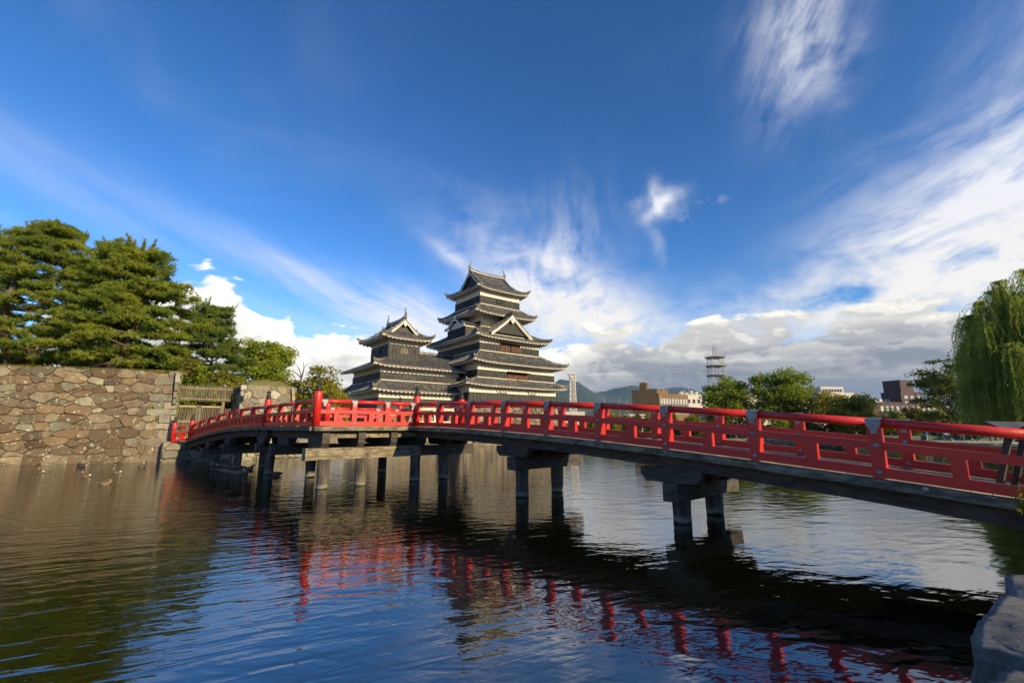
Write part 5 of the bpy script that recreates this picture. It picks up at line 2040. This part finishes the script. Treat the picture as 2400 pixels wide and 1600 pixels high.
flab = ['rounded shrub beside the castle base on the far shore', 'yellowish shrub on the far shore right of the castle base', 'dark shrub on the far shore seen through the railing', 'clipped light green pine on the far shore', 'orange tinted shrub on the far shore', 'yellow green shrub on the far shore left of the tallest broad tree',
        'orange tinted shrub below the dark broad tree', 'dark shrub below the tallest broad tree', 'clipped pine below the tallest broad tree', 'dark shrub left of the wide yellow green tree', 'dark pine like shrub below the dark office block', 'orange tinted tree below the dark office block', 'yellow green tree right of the dark office block', 'orange tinted tree left of the willow', 'dark shrub behind the walkers on the far bank', 'dark shrub just left of the foot of the willow', 'dark shrub at the foot of the willow']
for k, (x, y, h, r, c) in enumerate(far):
    broad('bank_shrub', flab[k], (x, y, 0.4), (x, y, 0.7, 0.4 + h, r, r * 0.9), 220 + k, {'P': M_PINE, 'Y': M_LEAF_Y, 'D': M_LEAF_D, 'O': M_LEAF_O}[c], 3600, 0.38, 34, 0.12, group='shrubs along the far bank', limbs=6, flat=0.6)
# a clipped hedge runs behind them
rgh = np.random.default_rng(77)
n = 9000
line = np.array([(12, 99), (32, 100), (50, 95), (60, 91), (72, 90), (95, 84), (105, 70)], float)
k = rgh.integers(0, len(line) - 1, n)
tt = rgh.uniform(0, 1, (n, 1))
p = line[k] * (1 - tt) + line[k + 1] * tt
c = np.column_stack([p + rgh.normal(size=(n, 2)) * 0.7, rgh.uniform(0.4, 3.4, n) + np.sin(p[:, 0] * 0.7) * 0.5])
v, f_ = leaf_quads(c, 0.75, rgh)
put('hedge', mesh_np('hedge', v, f_, M_LEAF_D), label='continuous dark hedge behind the far bank shrubs', cat='hedge', kind='stuff')


def willow(label, base, crown, seed, strands=1500):
    rg_ = np.random.default_rng(seed)
    cx, cy, z0, z1, rx, ry = crown
    t = thing('willow_tree', label, 'tree', base)
    mb = MB()
    fork = np.array([cx, cy, base[2] + (z1 - base[2]) * 0.35])
    limb(mb, base, fork, 0.5, 0.36, rg_, 0, 5, 10)
    heads = []
    for i in range(190):
        o = in_ball(1, rg_, 0.35)[0]
        o[2] = abs(o[2])
        g = np.array([cx + o[0] * rx * 0.86, cy + o[1] * ry * 0.86, z0 + (z1 - z0) * (0.30 + 0.68 * o[2])])
        limb(mb, fork, g, 0.09, 0.02, rg_, -0.15, 4, 5)
        heads.append(g)
    heads = np.array(heads)
    vs, fs = [], []
    cs, ds = [], []
    for s in range(strands):
        h = heads[rg_.integers(len(heads))]
        a = rg_.uniform(0, 6.283)
        out = np.array([math.cos(a), math.sin(a), 0])
        rr = rg_.uniform(0.1, 2.0)
        L = rg_.uniform(2.5, 9.0)
        L = min(L, h[2] - z0 + rg_.uniform(-0.6, 1.2))
        m = int(L / 0.115)
        u = np.linspace(0, 1, max(3, m))[:, None]
        drop = np.maximum(0, u - 0.12) ** 1.15 * L
        p = h + out * rr * (1 - np.exp(-u * 5)) + np.array([0, 0, 1]) * (0.35 * np.sin(np.minimum(1, u * 6) * math.pi) - drop)
        p = p + rg_.normal(size=p.shape) * 0.05
        cs.append(p)
        ds.append(np.repeat(np.array([[out[0] * 0.25, out[1] * 0.25, -1.0]]), len(p), axis=0))
    c, d = np.concatenate(cs), np.concatenate(ds)
    v, f_ = tufts(c, d, 0.36, 0.036, 2, rg_, 0.34)
    put('crown', mesh_np('crown', v, f_, M_WILLOW), t)
    mb.put('trunk', M_BARK_G, t, True)


willow('big weeping willow hanging over the right edge of the moat', (59.5, 49.5, 0.4), (58.2, 49.0, 1.8, 20.2, 9.4, 7.0), 301, 5600)

# ------------------------------------------------------------------ town beyond the moat
M_BROWN = simple('brown_wall_tiles', (0.15, 0.092, 0.042), (0.18, 0.112, 0.052), 0.6, 0.8)
M_WHITEW = simple('white_render', (0.52, 0.50, 0.45), (0.46, 0.44, 0.39), 0.3, 0.85)
M_CREAMW = simple('cream_render', (0.56, 0.50, 0.38), (0.50, 0.45, 0.34), 0.3, 0.85)
M_BRICK = simple('dark_brick', (0.055, 0.034, 0.034), (0.08, 0.05, 0.047), 0.8, 0.85)
M_PANE = simple('window_glass', (0.50, 0.50, 0.46), (0.30, 0.33, 0.36), 0.3, 0.15, spec=0.7)
M_PANE_D = simple('dark_glass', (0.03, 0.035, 0.04), (0.06, 0.065, 0.07), 0.3, 0.15, spec=0.7)
M_STEEL = simple('galvanised_steel', (0.42, 0.40, 0.36), (0.52, 0.50, 0.45), 0.5, 0.6, metallic=0.2)
M_WSTEEL = simple('white_painted_steel', (0.66, 0.62, 0.52), (0.74, 0.70, 0.60), 0.5, 0.6)
M_ROOFG = simple('grey_roofing', (0.22, 0.22, 0.22), (0.28, 0.27, 0.26), 0.5, 0.9)


def block(parent, name, C, u, L, D, z0, z1, mat, parapet=0.5):
    """upright block: front from C along unit u for L, going back D"""
    u = Vector((u[0], u[1], 0)).normalized()
    v = Vector((-u.y, u.x, 0))
    c = Vector((C[0], C[1], 0)) + u * L / 2 + v * D / 2
    mb = MB(); mb.box(c + Vector((0, 0, (z0 + z1) / 2)), L, D, z1 - z0, u, v)
    o = mb.put(name, mat, parent)
    if parapet:
        mb = MB()
        for s in (-1, 1):
            mb.box(c + v * s * (D / 2 - 0.1) + Vector((0, 0, z1 + parapet / 2)), L + 0.1, 0.3, parapet, u, v)
            mb.box(c + u * s * (L / 2 - 0.1) + Vector((0, 0, z1 + parapet / 2)), 0.3, D - 0.4, parapet, u, v)
        mb.put('parapet', mat, o)
    return o


def win_row(parent, C, u, x0, x1, n, z0, z1, fill=0.7, frame_m=None, pane=None):
    u = Vector((u[0], u[1], 0)).normalized()
    v = Vector((-u.y, u.x, 0))
    C = Vector((C[0], C[1], 0))
    p = (x1 - x0) / n
    for i in range(n):
        c = C + u * (x0 + p * (i + 0.5)) + Vector((0, 0, (z0 + z1) / 2)) - v * 0.06
        mb = MB(); mb.box(c, p * fill + 0.16, 0.14, z1 - z0 + 0.16, u, v)
        o = mb.put('window', frame_m or M_ROOFG, parent)
        mb = MB(); mb.box(c - v * 0.08, p * fill, 0.04, z1 - z0, u, v)
        mb.put('pane', pane or M_PANE, o)


b = thing('brown_office', 'brown flat roofed office block with a row of white windows', 'building', (55, 170, 0.4))
Cb = (52.9, 165.0)
ur, ul = (13.2, 7.0), (8.3, -5.0)
block(b, 'wall', Cb, ur, 15.0, 9.5, 0.4, 14.2, M_BROWN)
win_row(b, Cb, ur, 0.4, 14.6, 10, 11.0, 12.9, 0.62)
win_row(b, Cb, ur, 0.4, 14.6, 10, 7.4, 9.2, 0.62)
lw = (44.6, 170.0)
mb = MB()
block(b, 'wall', lw, ul, 9.2, 9.0, 0.4, 15.9, M_BROWN, 0.3)
block(b, 'stair_tower', (48.0, 171.5), (0.86, -0.5), 2.6, 3.0, 15.8, 19.2, M_BROWN, 0)
block(b, 'penthouse', (57.0, 173.5), ur, 3.2, 3.0, 14.2, 16.6, M_BROWN, 0.2)
mb = MB(); mb.tube([(53.5, 174, 15), (53.5, 174, 23.5)], 0.06, 6); mb.put('mast', M_STEEL, b)

b = thing('white_office', 'white office block with antennas right of the brown block', 'building', (72, 182, 0.4))
block(b, 'wall', (66.5, 181), (10, 3.4), 13.0, 10, 0.4, 15.0, M_WHITEW)
win_row(b, (66.5, 181), (10, 3.4), 0.5, 12.5, 5, 12.2, 13.6, 0.45, pane=M_PANE_D)
win_row(b, (66.5, 181), (10, 3.4), 0.5, 12.5, 5, 8.6, 10.2, 0.45, pane=M_PANE_D)
for k in range(9):
    x = 67.2 + k * 1.15
    mb = MB(); mb.box((x, 184 + k * 0.38, 15.9 + 0.2 * (k % 3)), 0.75 + 0.25 * (k % 2), 1.2, 1.2 + 0.4 * (k % 3))
    mb.put('roof_unit', M_STEEL if k % 2 else M_ROOFG, b)
for x, h in ((72.0, 27.0), (77.5, 27.5)):
    mb = MB(); mb.tube([(x, 186, 16), (x, 186, h)], 0.07, 6); mb.put('mast', M_STEEL, b)

b = thing('cream_hall', 'long cream building showing between the two broad trees', 'building', (92, 172, 0.4))
block(b, 'wall', (84.0, 165), (1, 0.12), 15.0, 12, 0.4, 13.2, M_CREAMW)
win_row(b, (84.0, 165), (1, 0.12), 1.0, 14.0, 6, 10.2, 11.6, 0.4, pane=M_PANE_D)
b = thing('low_cream_hall', 'low cream building right of the tallest broad tree', 'building', (112, 172, 0.4))
block(b, 'wall', (104.0, 168), (1, 0.1), 14.0, 10, 0.4, 10.2, M_CREAMW)
win_row(b, (104.0, 168), (1, 0.1), 1.0, 13.0, 6, 7.0, 8.4, 0.5, pane=M_PANE_D)
b = thing('white_tower_block', 'white building with stepped top above the wide yellow green tree', 'building', (126, 182, 0.4))
block(b, 'wall', (118.5, 176), (1, 0.15), 15, 10, 0.4, 15.4, M_WHITEW)
block(b, 'upper_floor', (120.5, 178), (1, 0.15), 10, 7, 15.4, 18.0, M_WHITEW, 0.3)
win_row(b, (120.5, 178), (1, 0.15), 0.6, 9.4, 7, 16.4, 17.3, 0.6, pane=M_PANE_D)
win_row(b, (118.5, 176), (1, 0.15), 0.8, 14.2, 8, 12.6, 14.0, 0.5, pane=M_PANE_D)
mb = MB(); mb.tube([(128.5, 182, 18), (128.5, 182, 26)], 0.07, 6); mb.put('mast', M_STEEL, b)

b = thing('dark_brick_office', 'dark brick office with a square tower left of the willow', 'building', (172, 205, 0.4))
block(b, 'wall', (154, 196), (1, 0.16), 34.0, 14, 0.4, 13.0, M_BRICK, 0.4)
win_row(b, (154, 196), (1, 0.16), 3.0, 32, 11, 9.4, 11.6, 0.55)
block(b, 'upper_block', (168.5, 198), (1, 0.35), 9.5, 8, 13.0, 17.6, M_BRICK, 0.3)
block(b, 'upper_block', (177.6, 201), (0.92, 0.55), 7.0, 8, 13.0, 17.6, M_BRICK, 0.3)
win_row(b, (168.5, 198), (1, 0.35), 0.8, 8.8, 2, 14.9, 16.2, 0.5)
win_row(b, (168.5, 198), (1, 0.35), 0.8, 8.8, 2, 12.8, 13.8, 0.5)
win_row(b, (177.6, 201), (0.92, 0.55), 0.6, 6.4, 4, 15.0, 16.4, 0.55)
block(b, 'tower', (170.5, 200), (1, 0.35), 8.6, 7, 17.6, 23.0, M_BRICK, 0.2)
for k in range(5):
    mb = MB(); mb.box((161 + k * 1.8, 203, 14.0), 1.3, 1.6, 1.3 + 0.5 * (k % 2)); mb.put('roof_unit', M_STEEL, b)

# small houses glimpsed under the handrail
for k, (x, y, w, h, m, lab) in enumerate(((19.0, 148, 9.0, 7.4, M_WHITEW, 'white block at the foot of the white lattice mast'), (40.0, 150, 7.0, 6.6, M_WHITEW, 'small white house beyond the far shrubs, left of the brown block'), (78.0, 150, 12.0, 7.0, M_CREAMW, 'low cream house behind the dark broad tree'))):
    b = thing('town_house', lab, 'building', (x, y, 0.4))
    block(b, 'wall', (x - w / 2, y), (1, 0.05), w, 7, 0.4, h, m, 0.3)
    win_row(b, (x - w / 2, y), (1, 0.05), 0.8, w - 0.8, 4, h - 2.6, h - 1.4, 0.5, pane=M_PANE_D)


def lattice(parent, C, w0, w1, z0, z1, bays, mat, r=0.14, rb=0.08):
    C = np.array(C, float)
    def cor(k, z):
        w = (w0 + (w1 - w0) * (z - z0) / (z1 - z0)) / 2
        s = ((-1, -1), (1, -1), (1, 1), (-1, 1))[k % 4]
        return (C[0] + s[0] * w, C[1] + s[1] * w, z)
    for k in range(4):
        mb = MB(); mb.tube([cor(k, z0), cor(k, z1)], r, 6); mb.put('leg', mat, parent)
    mb = MB()
    for b in range(bays):
        za, zb_ = z0 + (z1 - z0) * b / bays, z0 + (z1 - z0) * (b + 1) / bays
        for k in range(4):
            mb.tube([cor(k, za), cor(k + 1, zb_)], rb, 4, False)
            mb.tube([cor(k + 1, za), cor(k, zb_)], rb, 4, False)
            mb.tube([cor(k, zb_), cor(k + 1, zb_)], rb, 4, False)
    mb.put('bracing', mat, parent)


tw = thing('telecom_tower', 'grey lattice telecom tower with three round decks', 'tower', (104, 230, 0.4))
lattice(tw, (103.8, 230), 8.0, 5.6, 0.4, 38.0, 8, M_STEEL, 0.20, 0.11)
for z, rr in ((37.6, 4.9), (33.2, 4.9), (28.4, 4.9)):
    mb = MB(); mb.lathe([(rr * 0.55, z - 0.5), (rr, z - 0.1), (rr, z + 0.25), (rr * 0.9, z + 0.28)], (103.8, 230, 0), 24)
    o = mb.put('deck', M_ROOFG, tw)
    mb = MB()
    for k in range(16):
        a = k * 6.283 / 16
        mb.tube([(103.8 + rr * math.cos(a), 230 + rr * math.sin(a), z + 0.2), (103.8 + rr * math.cos(a), 230 + rr * math.sin(a), z + 1.2)], 0.06, 4)
    mb.put('railing', M_STEEL, o)
lattice(tw, (103.8, 230), 1.6, 1.4, 37.8, 43.6, 4, M_STEEL, 0.09, 0.05)
for dx_, h in ((-4.0, 42), (-3.2, 41.6), (-2.6, 42.2), (3.0, 42.5), (4.2, 42.0)):
    mb = MB(); mb.tube([(103.8 + dx_, 230, 37.8), (103.8 + dx_, 230, h)], 0.11, 5); mb.put('antenna', M_STEEL, tw)

py = thing('lattice_mast', 'slender white lattice mast right of the great keep', 'mast', (19.9, 150, 7))
lattice(py, (19.9, 150), 2.1, 1.5, 7.2, 19.8, 8, M_WSTEEL, 0.12, 0.065)
mb = MB(); mb.box((19.9, 150, 20.0), 3.0, 2.2, 0.25); mb.put('platform', M_WSTEEL, py)
for k, (dx_, dz_) in enumerate(((-0.9, 18.8), (-0.5, 18.2))):
    mb = MB(); mb.lathe([(0.1, 0), (0.5, 0.15), (0.62, 0.4)], (19.9 + dx_, 148.9, dz_), 12); mb.put('dish', M_WSTEEL, py)
for k, (x, y, h) in enumerate(((30.2, 150, 12.2), (35.6, 152, 12.4), (38.6, 154, 12.2))):
    p_ = thing('utility_pole', ('utility pole nearest the white lattice mast', 'middle utility pole left of the brown office', 'utility pole just left of the brown office')[k], 'pole', (x, y, 0.4))
    mb = MB(); mb.tube([(x, y, 0.4), (x, y, h)], [0.14, 0.08], 8); mb.put('shaft', M_ROOFG, p_)
    mb = MB(); mb.box((x, y, h - 0.8), 0.8, 0.10, 0.10); mb.put('crossarm', M_ROOFG, p_)

# ------------------------------------------------------------------ wooded hills
M_FOREST = simple('forest_slope', (0.016, 0.030, 0.016), (0.055, 0.072, 0.024), 0.028, 0.95, 8.0, None, lo=0.35, hi=0.65)


def hill(name, xs, top, y0, depth, seed, z0=-1.0, ny=16, amp=1.0):
    rr = np.random.default_rng(seed)
    ph = rr.uniform(0, 6.28, (8, 2))
    vs, fs = [], []
    nx = len(xs)
    for j in range(ny + 1):
        t = j / ny
        for i, x in enumerate(xs):
            prof = math.sin(min(1, t * 1.25) * math.pi / 2) ** 1.25 if t < 0.8 else 1 - (t - 0.8) * 2.0
            h = top(x) * prof
            w = sum(math.sin(x * 0.0021 * (k + 1) * 1.9 + t * (5 + 3 * k) + ph[k, 0]) / (k + 1.2) for k in range(8))
            vs.append((x, y0 + depth * t + 30 * math.sin(x * 0.01 + t * 9), z0 + max(0, h * (1 + 0.09 * amp * w * (1 - abs(2 * t - 1) * 0.3))) + rr.normal() * top(x) * 0.008))
    for j in range(ny):
        for i in range(nx - 1):
            a = j * nx + i
            fs.append((a, a + 1, a + nx + 1, a + nx))
    put(name, mesh_np(name, vs, fs, M_FOREST, True), kind='structure')


def far_top(x):
    return 355 - 0.00010 * (x - 500) ** 2 * (1 if x < 500 else 0.85) + 34 * math.sin(x * 0.006) + 22 * math.sin(x * 0.013 + 1) if abs(x - 500) < 1900 else 20


hill('mountain', np.linspace(-3200, 4600, 160), lambda x: max(60.0, 372 - 0.00006 * (x - 600) ** 2 + 40 * math.sin(x * 0.0046 + 0.6) + 22 * math.sin(x * 0.0127 + 1)), 3300, 1100, 3)
hill('green_hill', np.linspace(-1500, 900, 90), lambda x: max(2.0, 120 - 0.00016 * (x - 40) ** 2 * (2.6 if x > 40 else 0.25) + 9 * math.sin(x * 0.02)), 1200, 500, 8, amp=0.8)

# ------------------------------------------------------------------ air
hz = bpy.data.materials.new('haze')
hz.use_nodes = True
hz.node_tree.nodes.clear()
ho = hz.node_tree.nodes.new('ShaderNodeOutputMaterial')
hv = hz.node_tree.nodes.new('ShaderNodeVolumePrincipled')
hv.inputs['Color'].default_value = (0.36, 0.62, 1.0, 1)
hv.inputs['Density'].default_value = 7.0e-5
hv.inputs['Anisotropy'].default_value = 0.1
hz.node_tree.links.new(hv.outputs[0], ho.inputs['Volume'])
mb = MB(); mb.box((0, 400, 219), 11000, 9000, 442)
put('haze', mb.mesh('haze', hz), kind='stuff', label='thin blue haze in the air over the moat and hills', cat='haze')

# ------------------------------------------------------------------ ducks
def duck_mat(name, back, breast, head):
    m, p = new_mat(name)
    tc = F.nt.nodes.new('ShaderNodeTexCoord')
    sp = F.nt.nodes.new('ShaderNodeSeparateXYZ')
    F.nt.links.new(tc.outputs['Object'], sp.inputs[0])
    x, z = F(sp.outputs[0]), F(sp.outputs[2])
    n = noise(tc.outputs['Object'], 22.0, 3.0, 0.6)
    col = mixc(n.smooth(0.4, 0.6), back, tuple(c * 0.5 for c in back))
    col = mixc(z.smooth(0.13, 0.07), col, breast)
    col = mixc(x.smooth(0.12, 0.17), col, head)
    col = mixc(x.smooth(0.30, 0.31), col, (0.35, 0.20, 0.04))
    col = mixc(x.smooth(-0.22, -0.27), col, (0.62, 0.58, 0.5))
    F.nt.links.new(col, p.inputs['Base Color'])
    p.inputs['Roughness'].default_value = 0.7
    return m


M_DUCK = duck_mat('brown_duck', (0.15, 0.10, 0.055), (0.32, 0.235, 0.13), (0.20, 0.14, 0.08))
M_DUCK_D = duck_mat('dark_duck', (0.035, 0.03, 0.028), (0.05, 0.045, 0.04), (0.02, 0.022, 0.02))
M_DUCK_G = duck_mat('grey_brown_duck', (0.11, 0.085, 0.06), (0.16, 0.12, 0.08), (0.09, 0.07, 0.05))


def duck_mesh(tucked, mat, legs):
    mb = MB()
    if tucked:
        path = [(-0.30, 0, 0.13), (-0.2, 0, 0.115), (-0.06, 0, 0.105), (0.08, 0, 0.11), (0.17, 0, 0.13), (0.19, 0, 0.19), (0.15, 0, 0.225), (0.09, 0, 0.215), (0.03, 0, 0.20)]
        rad = [0.012, 0.065, 0.115, 0.115, 0.085, 0.055, 0.055, 0.035, 0.012]
    else:
        path = [(-0.31, 0, 0.16), (-0.22, 0, 0.125), (-0.08, 0, 0.10), (0.06, 0, 0.10), (0.16, 0, 0.13), (0.205, 0, 0.19), (0.215, 0, 0.25), (0.235, 0, 0.30), (0.285, 0, 0.305), (0.32, 0, 0.285), (0.37, 0, 0.278)]
        rad = [0.012, 0.06, 0.11, 0.112, 0.085, 0.05, 0.042, 0.054, 0.043, 0.018, 0.014]
    mb.tube(path, rad, 12, True, (0, 1, 0))
    if legs:
        for s in (-1, 1):
            mb.tube([(0.02, s * 0.05, 0.04), (0.02, s * 0.05, -0.07)], 0.012, 5)
            mb.add([(0.02, s * 0.05, -0.068), (0.09, s * 0.05 - 0.04, -0.068), (0.09, s * 0.05 + 0.04, -0.068)], [(0, 1, 2)])
    return mb.mesh('duck', mat, True)


swim = [(-25.6, 25.6, 160, 0, 'pale brown duck swimming farthest left before the stone wall', M_DUCK), (-27.2, 29.7, 200, 1, 'black duck closest to the foot of the stone wall', M_DUCK_D), (-21.3, 23.6, 170, 0, 'pale duck swimming in the middle of the group on the left', M_DUCK),
        (-21.3, 25.4, 170, 0, 'golden brown duck right of the middle of the swimming group', M_DUCK), (-17.6, 20.5, 15, 1, 'largest brown duck, nearest of the swimming group', M_DUCK), (-22.9, 29.1, 10, 0, 'brown duck swimming farthest right before the stone wall', M_DUCK_G)]
for x, y, rz, tk, lab, m in swim:
    o = put('duck', duck_mesh(tk, m, False), None, Matrix.Translation((x, y, 0.15)) @ Matrix.Rotation(R(rz), 4, 'Z') @ Matrix.Scale(0.98, 4), lab, 'duck', 'ducks on the moat')
plk = thing('floating_boards', 'grey boards floating by the piles under the far bridge arch', 'boards', (-16.9, 28.3, 0))
for k, (c, L, w, a) in enumerate((((-15.9, 26.65, 0.22), 5.2, 0.30, 141.5), ((-15.5, 26.25, 0.19), 3.2, 0.34, 139.0))):
    mb = MB(); mb.box((0, 0, 0), L, w, 0.09)
    mb.put('board', M_CAP if k else M_EDGE, plk, M=Matrix.Translation(c) @ Matrix.Rotation(R(a), 4, 'Z') @ Matrix.Rotation(R(1.5 - 2 * k), 4, 'Y'))
rest = [(-19.0, 30.05, 60, 0), (-18.6, 29.75, 100, 1), (-18.15, 29.4, 20, 1), (-17.5, 28.85, 200, 1), (-17.05, 28.5, 30, 1), (-16.55, 28.1, 170, 1), (-15.75, 27.45, 250, 1), (-15.05, 26.9, 20, 0), (-14.75, 26.6, 300, 0)]
rlab = ['leftmost', 'second from the left', 'third from the left', 'fourth from the left', 'fifth from the left', 'fourth from the right', 'third from the right', 'second from the right', 'rightmost']
for (x, y, rz, tk), l in zip(rest, rlab):
    put('duck', duck_mesh(tk, M_DUCK_G, True), None, Matrix.Translation((x * 0.93 - 0.1, y * 0.93 + 0.2, 0.345)) @ Matrix.Scale(0.92, 4) @ Matrix.Rotation(R(rz), 4, 'Z'), l + ' of the brown ducks resting on the floating boards', 'duck', 'ducks on the floating boards')
put('duck', duck_mesh(0, M_DUCK_G, False), None, Matrix.Translation((-12.1, 24.2, 0.15)) @ Matrix.Rotation(R(195), 4, 'Z') @ Matrix.Scale(1.1, 4), 'dark duck swimming behind a single bridge pile', 'duck', 'ducks on the moat')

# ------------------------------------------------------------------ people walking on the far bank
def person(label, loc, rz, shirt, trousers, hair, stride, h=1.68):
    js = {'pelvis': (0, 0, 0.93), 'waist': (0, 0, 1.08), 'chest': (0, 0.01, 1.30), 'neck': (0, 0.01, 1.46), 'head': (0, -0.01, 1.56), 'crown': (0, 0.0, 1.68)}
    rad = {'pelvis': (0.15, 0.11), 'waist': (0.135, 0.10), 'chest': (0.17, 0.115), 'neck': (0.055, 0.055), 'head': (0.085, 0.10), 'crown': (0.065, 0.075)}
    ed = [('pelvis', 'waist'), ('waist', 'chest'), ('chest', 'neck'), ('neck', 'head'), ('head', 'crown')]
    for s, sg in (('l', -1), ('r', 1)):
        k = stride * sg
        js.update({s + 'hip': (sg * 0.09, 0, 0.88), s + 'knee': (sg * 0.10, -0.10 * k - 0.02, 0.50), s + 'ank': (sg * 0.10, -0.26 * k + 0.02, 0.09), s + 'toe': (sg * 0.11, -0.26 * k - 0.16, 0.035),
                   s + 'sh': (sg * 0.19, 0.01, 1.39), s + 'elb': (sg * 0.25, 0.10 * k + 0.03, 1.12), s + 'wri': (sg * 0.25, 0.18 * k - 0.05, 0.88), s + 'hand': (sg * 0.245, 0.2 * k - 0.08, 0.79)})
        rad.update({s + 'hip': (0.095, 0.10), s + 'knee': (0.062, 0.065), s + 'ank': (0.045, 0.05), s + 'toe': (0.042, 0.03), s + 'sh': (0.065, 0.065), s + 'elb': (0.045, 0.045), s + 'wri': (0.033, 0.033), s + 'hand': (0.035, 0.022)})
        ed += [('pelvis', s + 'hip'), (s + 'hip', s + 'knee'), (s + 'knee', s + 'ank'), (s + 'ank', s + 'toe'), ('chest', s + 'sh'), (s + 'sh', s + 'elb'), (s + 'elb', s + 'wri'), (s + 'wri', s + 'hand')]
    names = list(js)
    me = bpy.data.meshes.new('person')
    me.from_pydata([js[n] for n in names], [(names.index(a), names.index(b)) for a, b in ed], [])
    o = put('person', me, None, Matrix.Translation(loc) @ Matrix.Rotation(R(rz), 4, 'Z') @ Matrix.Scale(h / 1.72, 4), label, 'person', 'people strolling on the far bank')
    md = o.modifiers.new('skin', 'SKIN')
    for v, n in zip(me.skin_vertices[0].data, names):
        v.radius = rad[n]
        v.use_root = n == 'pelvis'
    md.use_smooth_shade = True
    sd = o.modifiers.new('sub', 'SUBSURF')
    sd.levels = sd.render_levels = 1
    m, p = new_mat('person_cloth')
    tc = F.nt.nodes.new('ShaderNodeTexCoord')
    sp = F.nt.nodes.new('ShaderNodeSeparateXYZ')
    F.nt.links.new(tc.outputs['Object'], sp.inputs[0])
    z, y = F(sp.outputs[2]), F(sp.outputs[1])
    col = mixc(z.smooth(0.97, 0.98), trousers, shirt)
    col = mixc(z.smooth(1.44, 1.45), col, (0.50, 0.30, 0.20))
    col = mixc((z + y * 1.2).smooth(1.58, 1.60), col, hair)
    col = mixc(z.smooth(0.09, 0.08), col, (0.05, 0.05, 0.05))
    F.nt.links.new(col, p.inputs['Base Color'])
    p.inputs['Roughness'].default_value = 0.8
    me.materials.append(m)


ppl = [((64.6, 72.4, 0.52), 80, (0.10, 0.14, 0.40), (0.45, 0.42, 0.36), 0.5, 'person in a blue top strolling at the left of the walkers'),
       ((67.3, 72.2, 0.52), 95, (0.72, 0.72, 0.74), (0.03, 0.03, 0.045), 0.7, 'person in a white shirt and black trousers beside one in blue'),
       ((68.1, 72.6, 0.52), 85, (0.25, 0.32, 0.55), (0.035, 0.035, 0.045), 0.6, 'person in a light blue shirt right beside the white shirt'),
       ((70.1, 72.8, 0.52), 265, (0.03, 0.035, 0.06), (0.05, 0.06, 0.10), 0.4, 'person all in dark clothes in the middle of the walkers'),
       ((72.3, 72.3, 0.52), 275, (0.05, 0.04, 0.045), (0.04, 0.04, 0.045), 0.8, 'person in black with bare arms second from the right'),
       ((74.2, 72.1, 0.52), 260, (0.75, 0.75, 0.76), (0.06, 0.06, 0.07), 0.7, 'person in a white top at the right of the walkers')]
for loc, rz, sh, tr, st, lab in ppl:
    person(lab, loc, rz, sh, tr, (0.02, 0.016, 0.013), st)

# park fence and posts behind and before the walkers
M_TEAL = simple('green_painted_fence', (0.022, 0.075, 0.055), (0.03, 0.10, 0.07), 0.8, 0.6)
fn = thing('park_fence', 'low green park fence behind the walkers on the far bank', 'fence', (70, 78, 0.45))
fa, fb = np.array((58.0, 81.0)), np.array((92.0, 76.0))
for k in range(15):
    p_ = fa + (fb - fa) * k / 14
    mb = MB(); mb.box((p_[0], p_[1], 0.95), 0.12, 0.12, 1.1); mb.put('post', M_TEAL, fn)
for k in range(14):
    p_, q_ = fa + (fb - fa) * (k + 0.05) / 14, fa + (fb - fa) * (k + 0.95) / 14
    mb = MB(); mb.beam((p_[0], p_[1], 0.9), (q_[0], q_[1], 0.9), 0.05, 0.7); mb.put('panel', M_TEAL, fn)
for k, (x, y) in enumerate(((66.3, 70.2), (69.2, 70.0), (76.0, 69.8))):
    mb = MB(); mb.tube([(x, y, 0.45), (x, y, 1.0), (x, y, 1.06)], [0.11, 0.11, 0.06], 10)
    mb.put('path_post', M_FENCE_L, None, True, label=('short pale post before the left walkers', 'short pale post before the middle walkers', 'short pale post right of the walkers')[k], cat='post')

# weeds on the edge of the bridge and a sagging cable below it
wd = thing('weed', 'small yellow green weed growing from the edge of the bridge', 'plant', tuple(P3(-0.2, -18.7, zb(-18.7) - 0.25)))
rgw = np.random.default_rng(4)
mb = MB(); cs = []
b0 = np.array(P3(-0.25, -18.7, zb(-18.7) - 0.28))
for k in range(16):
    e = b0 + np.array([rgw.normal() * 0.17, rgw.normal() * 0.14 - 0.06, abs(rgw.normal()) * 0.14 + 0.05])
    mb.tube([b0, (b0 + e) / 2 + rgw.normal(size=3) * 0.02, e], [0.005, 0.004, 0.002], 4)
    for t in np.linspace(0.4, 1, 7):
        cs.append(b0 + (e - b0) * t + rgw.normal(size=3) * 0.012)
mb.put('stem', M_LEAF_Y, wd)
v, f_ = leaf_quads(np.array(cs), 0.05, rgw)
put('leaves', mesh_np('leaves', v, f_, M_LEAF_Y), wd)
mb = MB(); mb.tube([P3(-5.6, 21.0, 1.35), P3(-5.3, 19.8, 1.05), P3(-5.0, 18.6, 1.0), P3(-4.9, 17.2, 1.2), P3(-4.8, 16.0, 1.55)], 0.03, 6)
mb.put('cable', M_STEEL, None, True, label='pale cable sagging under the far end of the bridge', cat='cable')
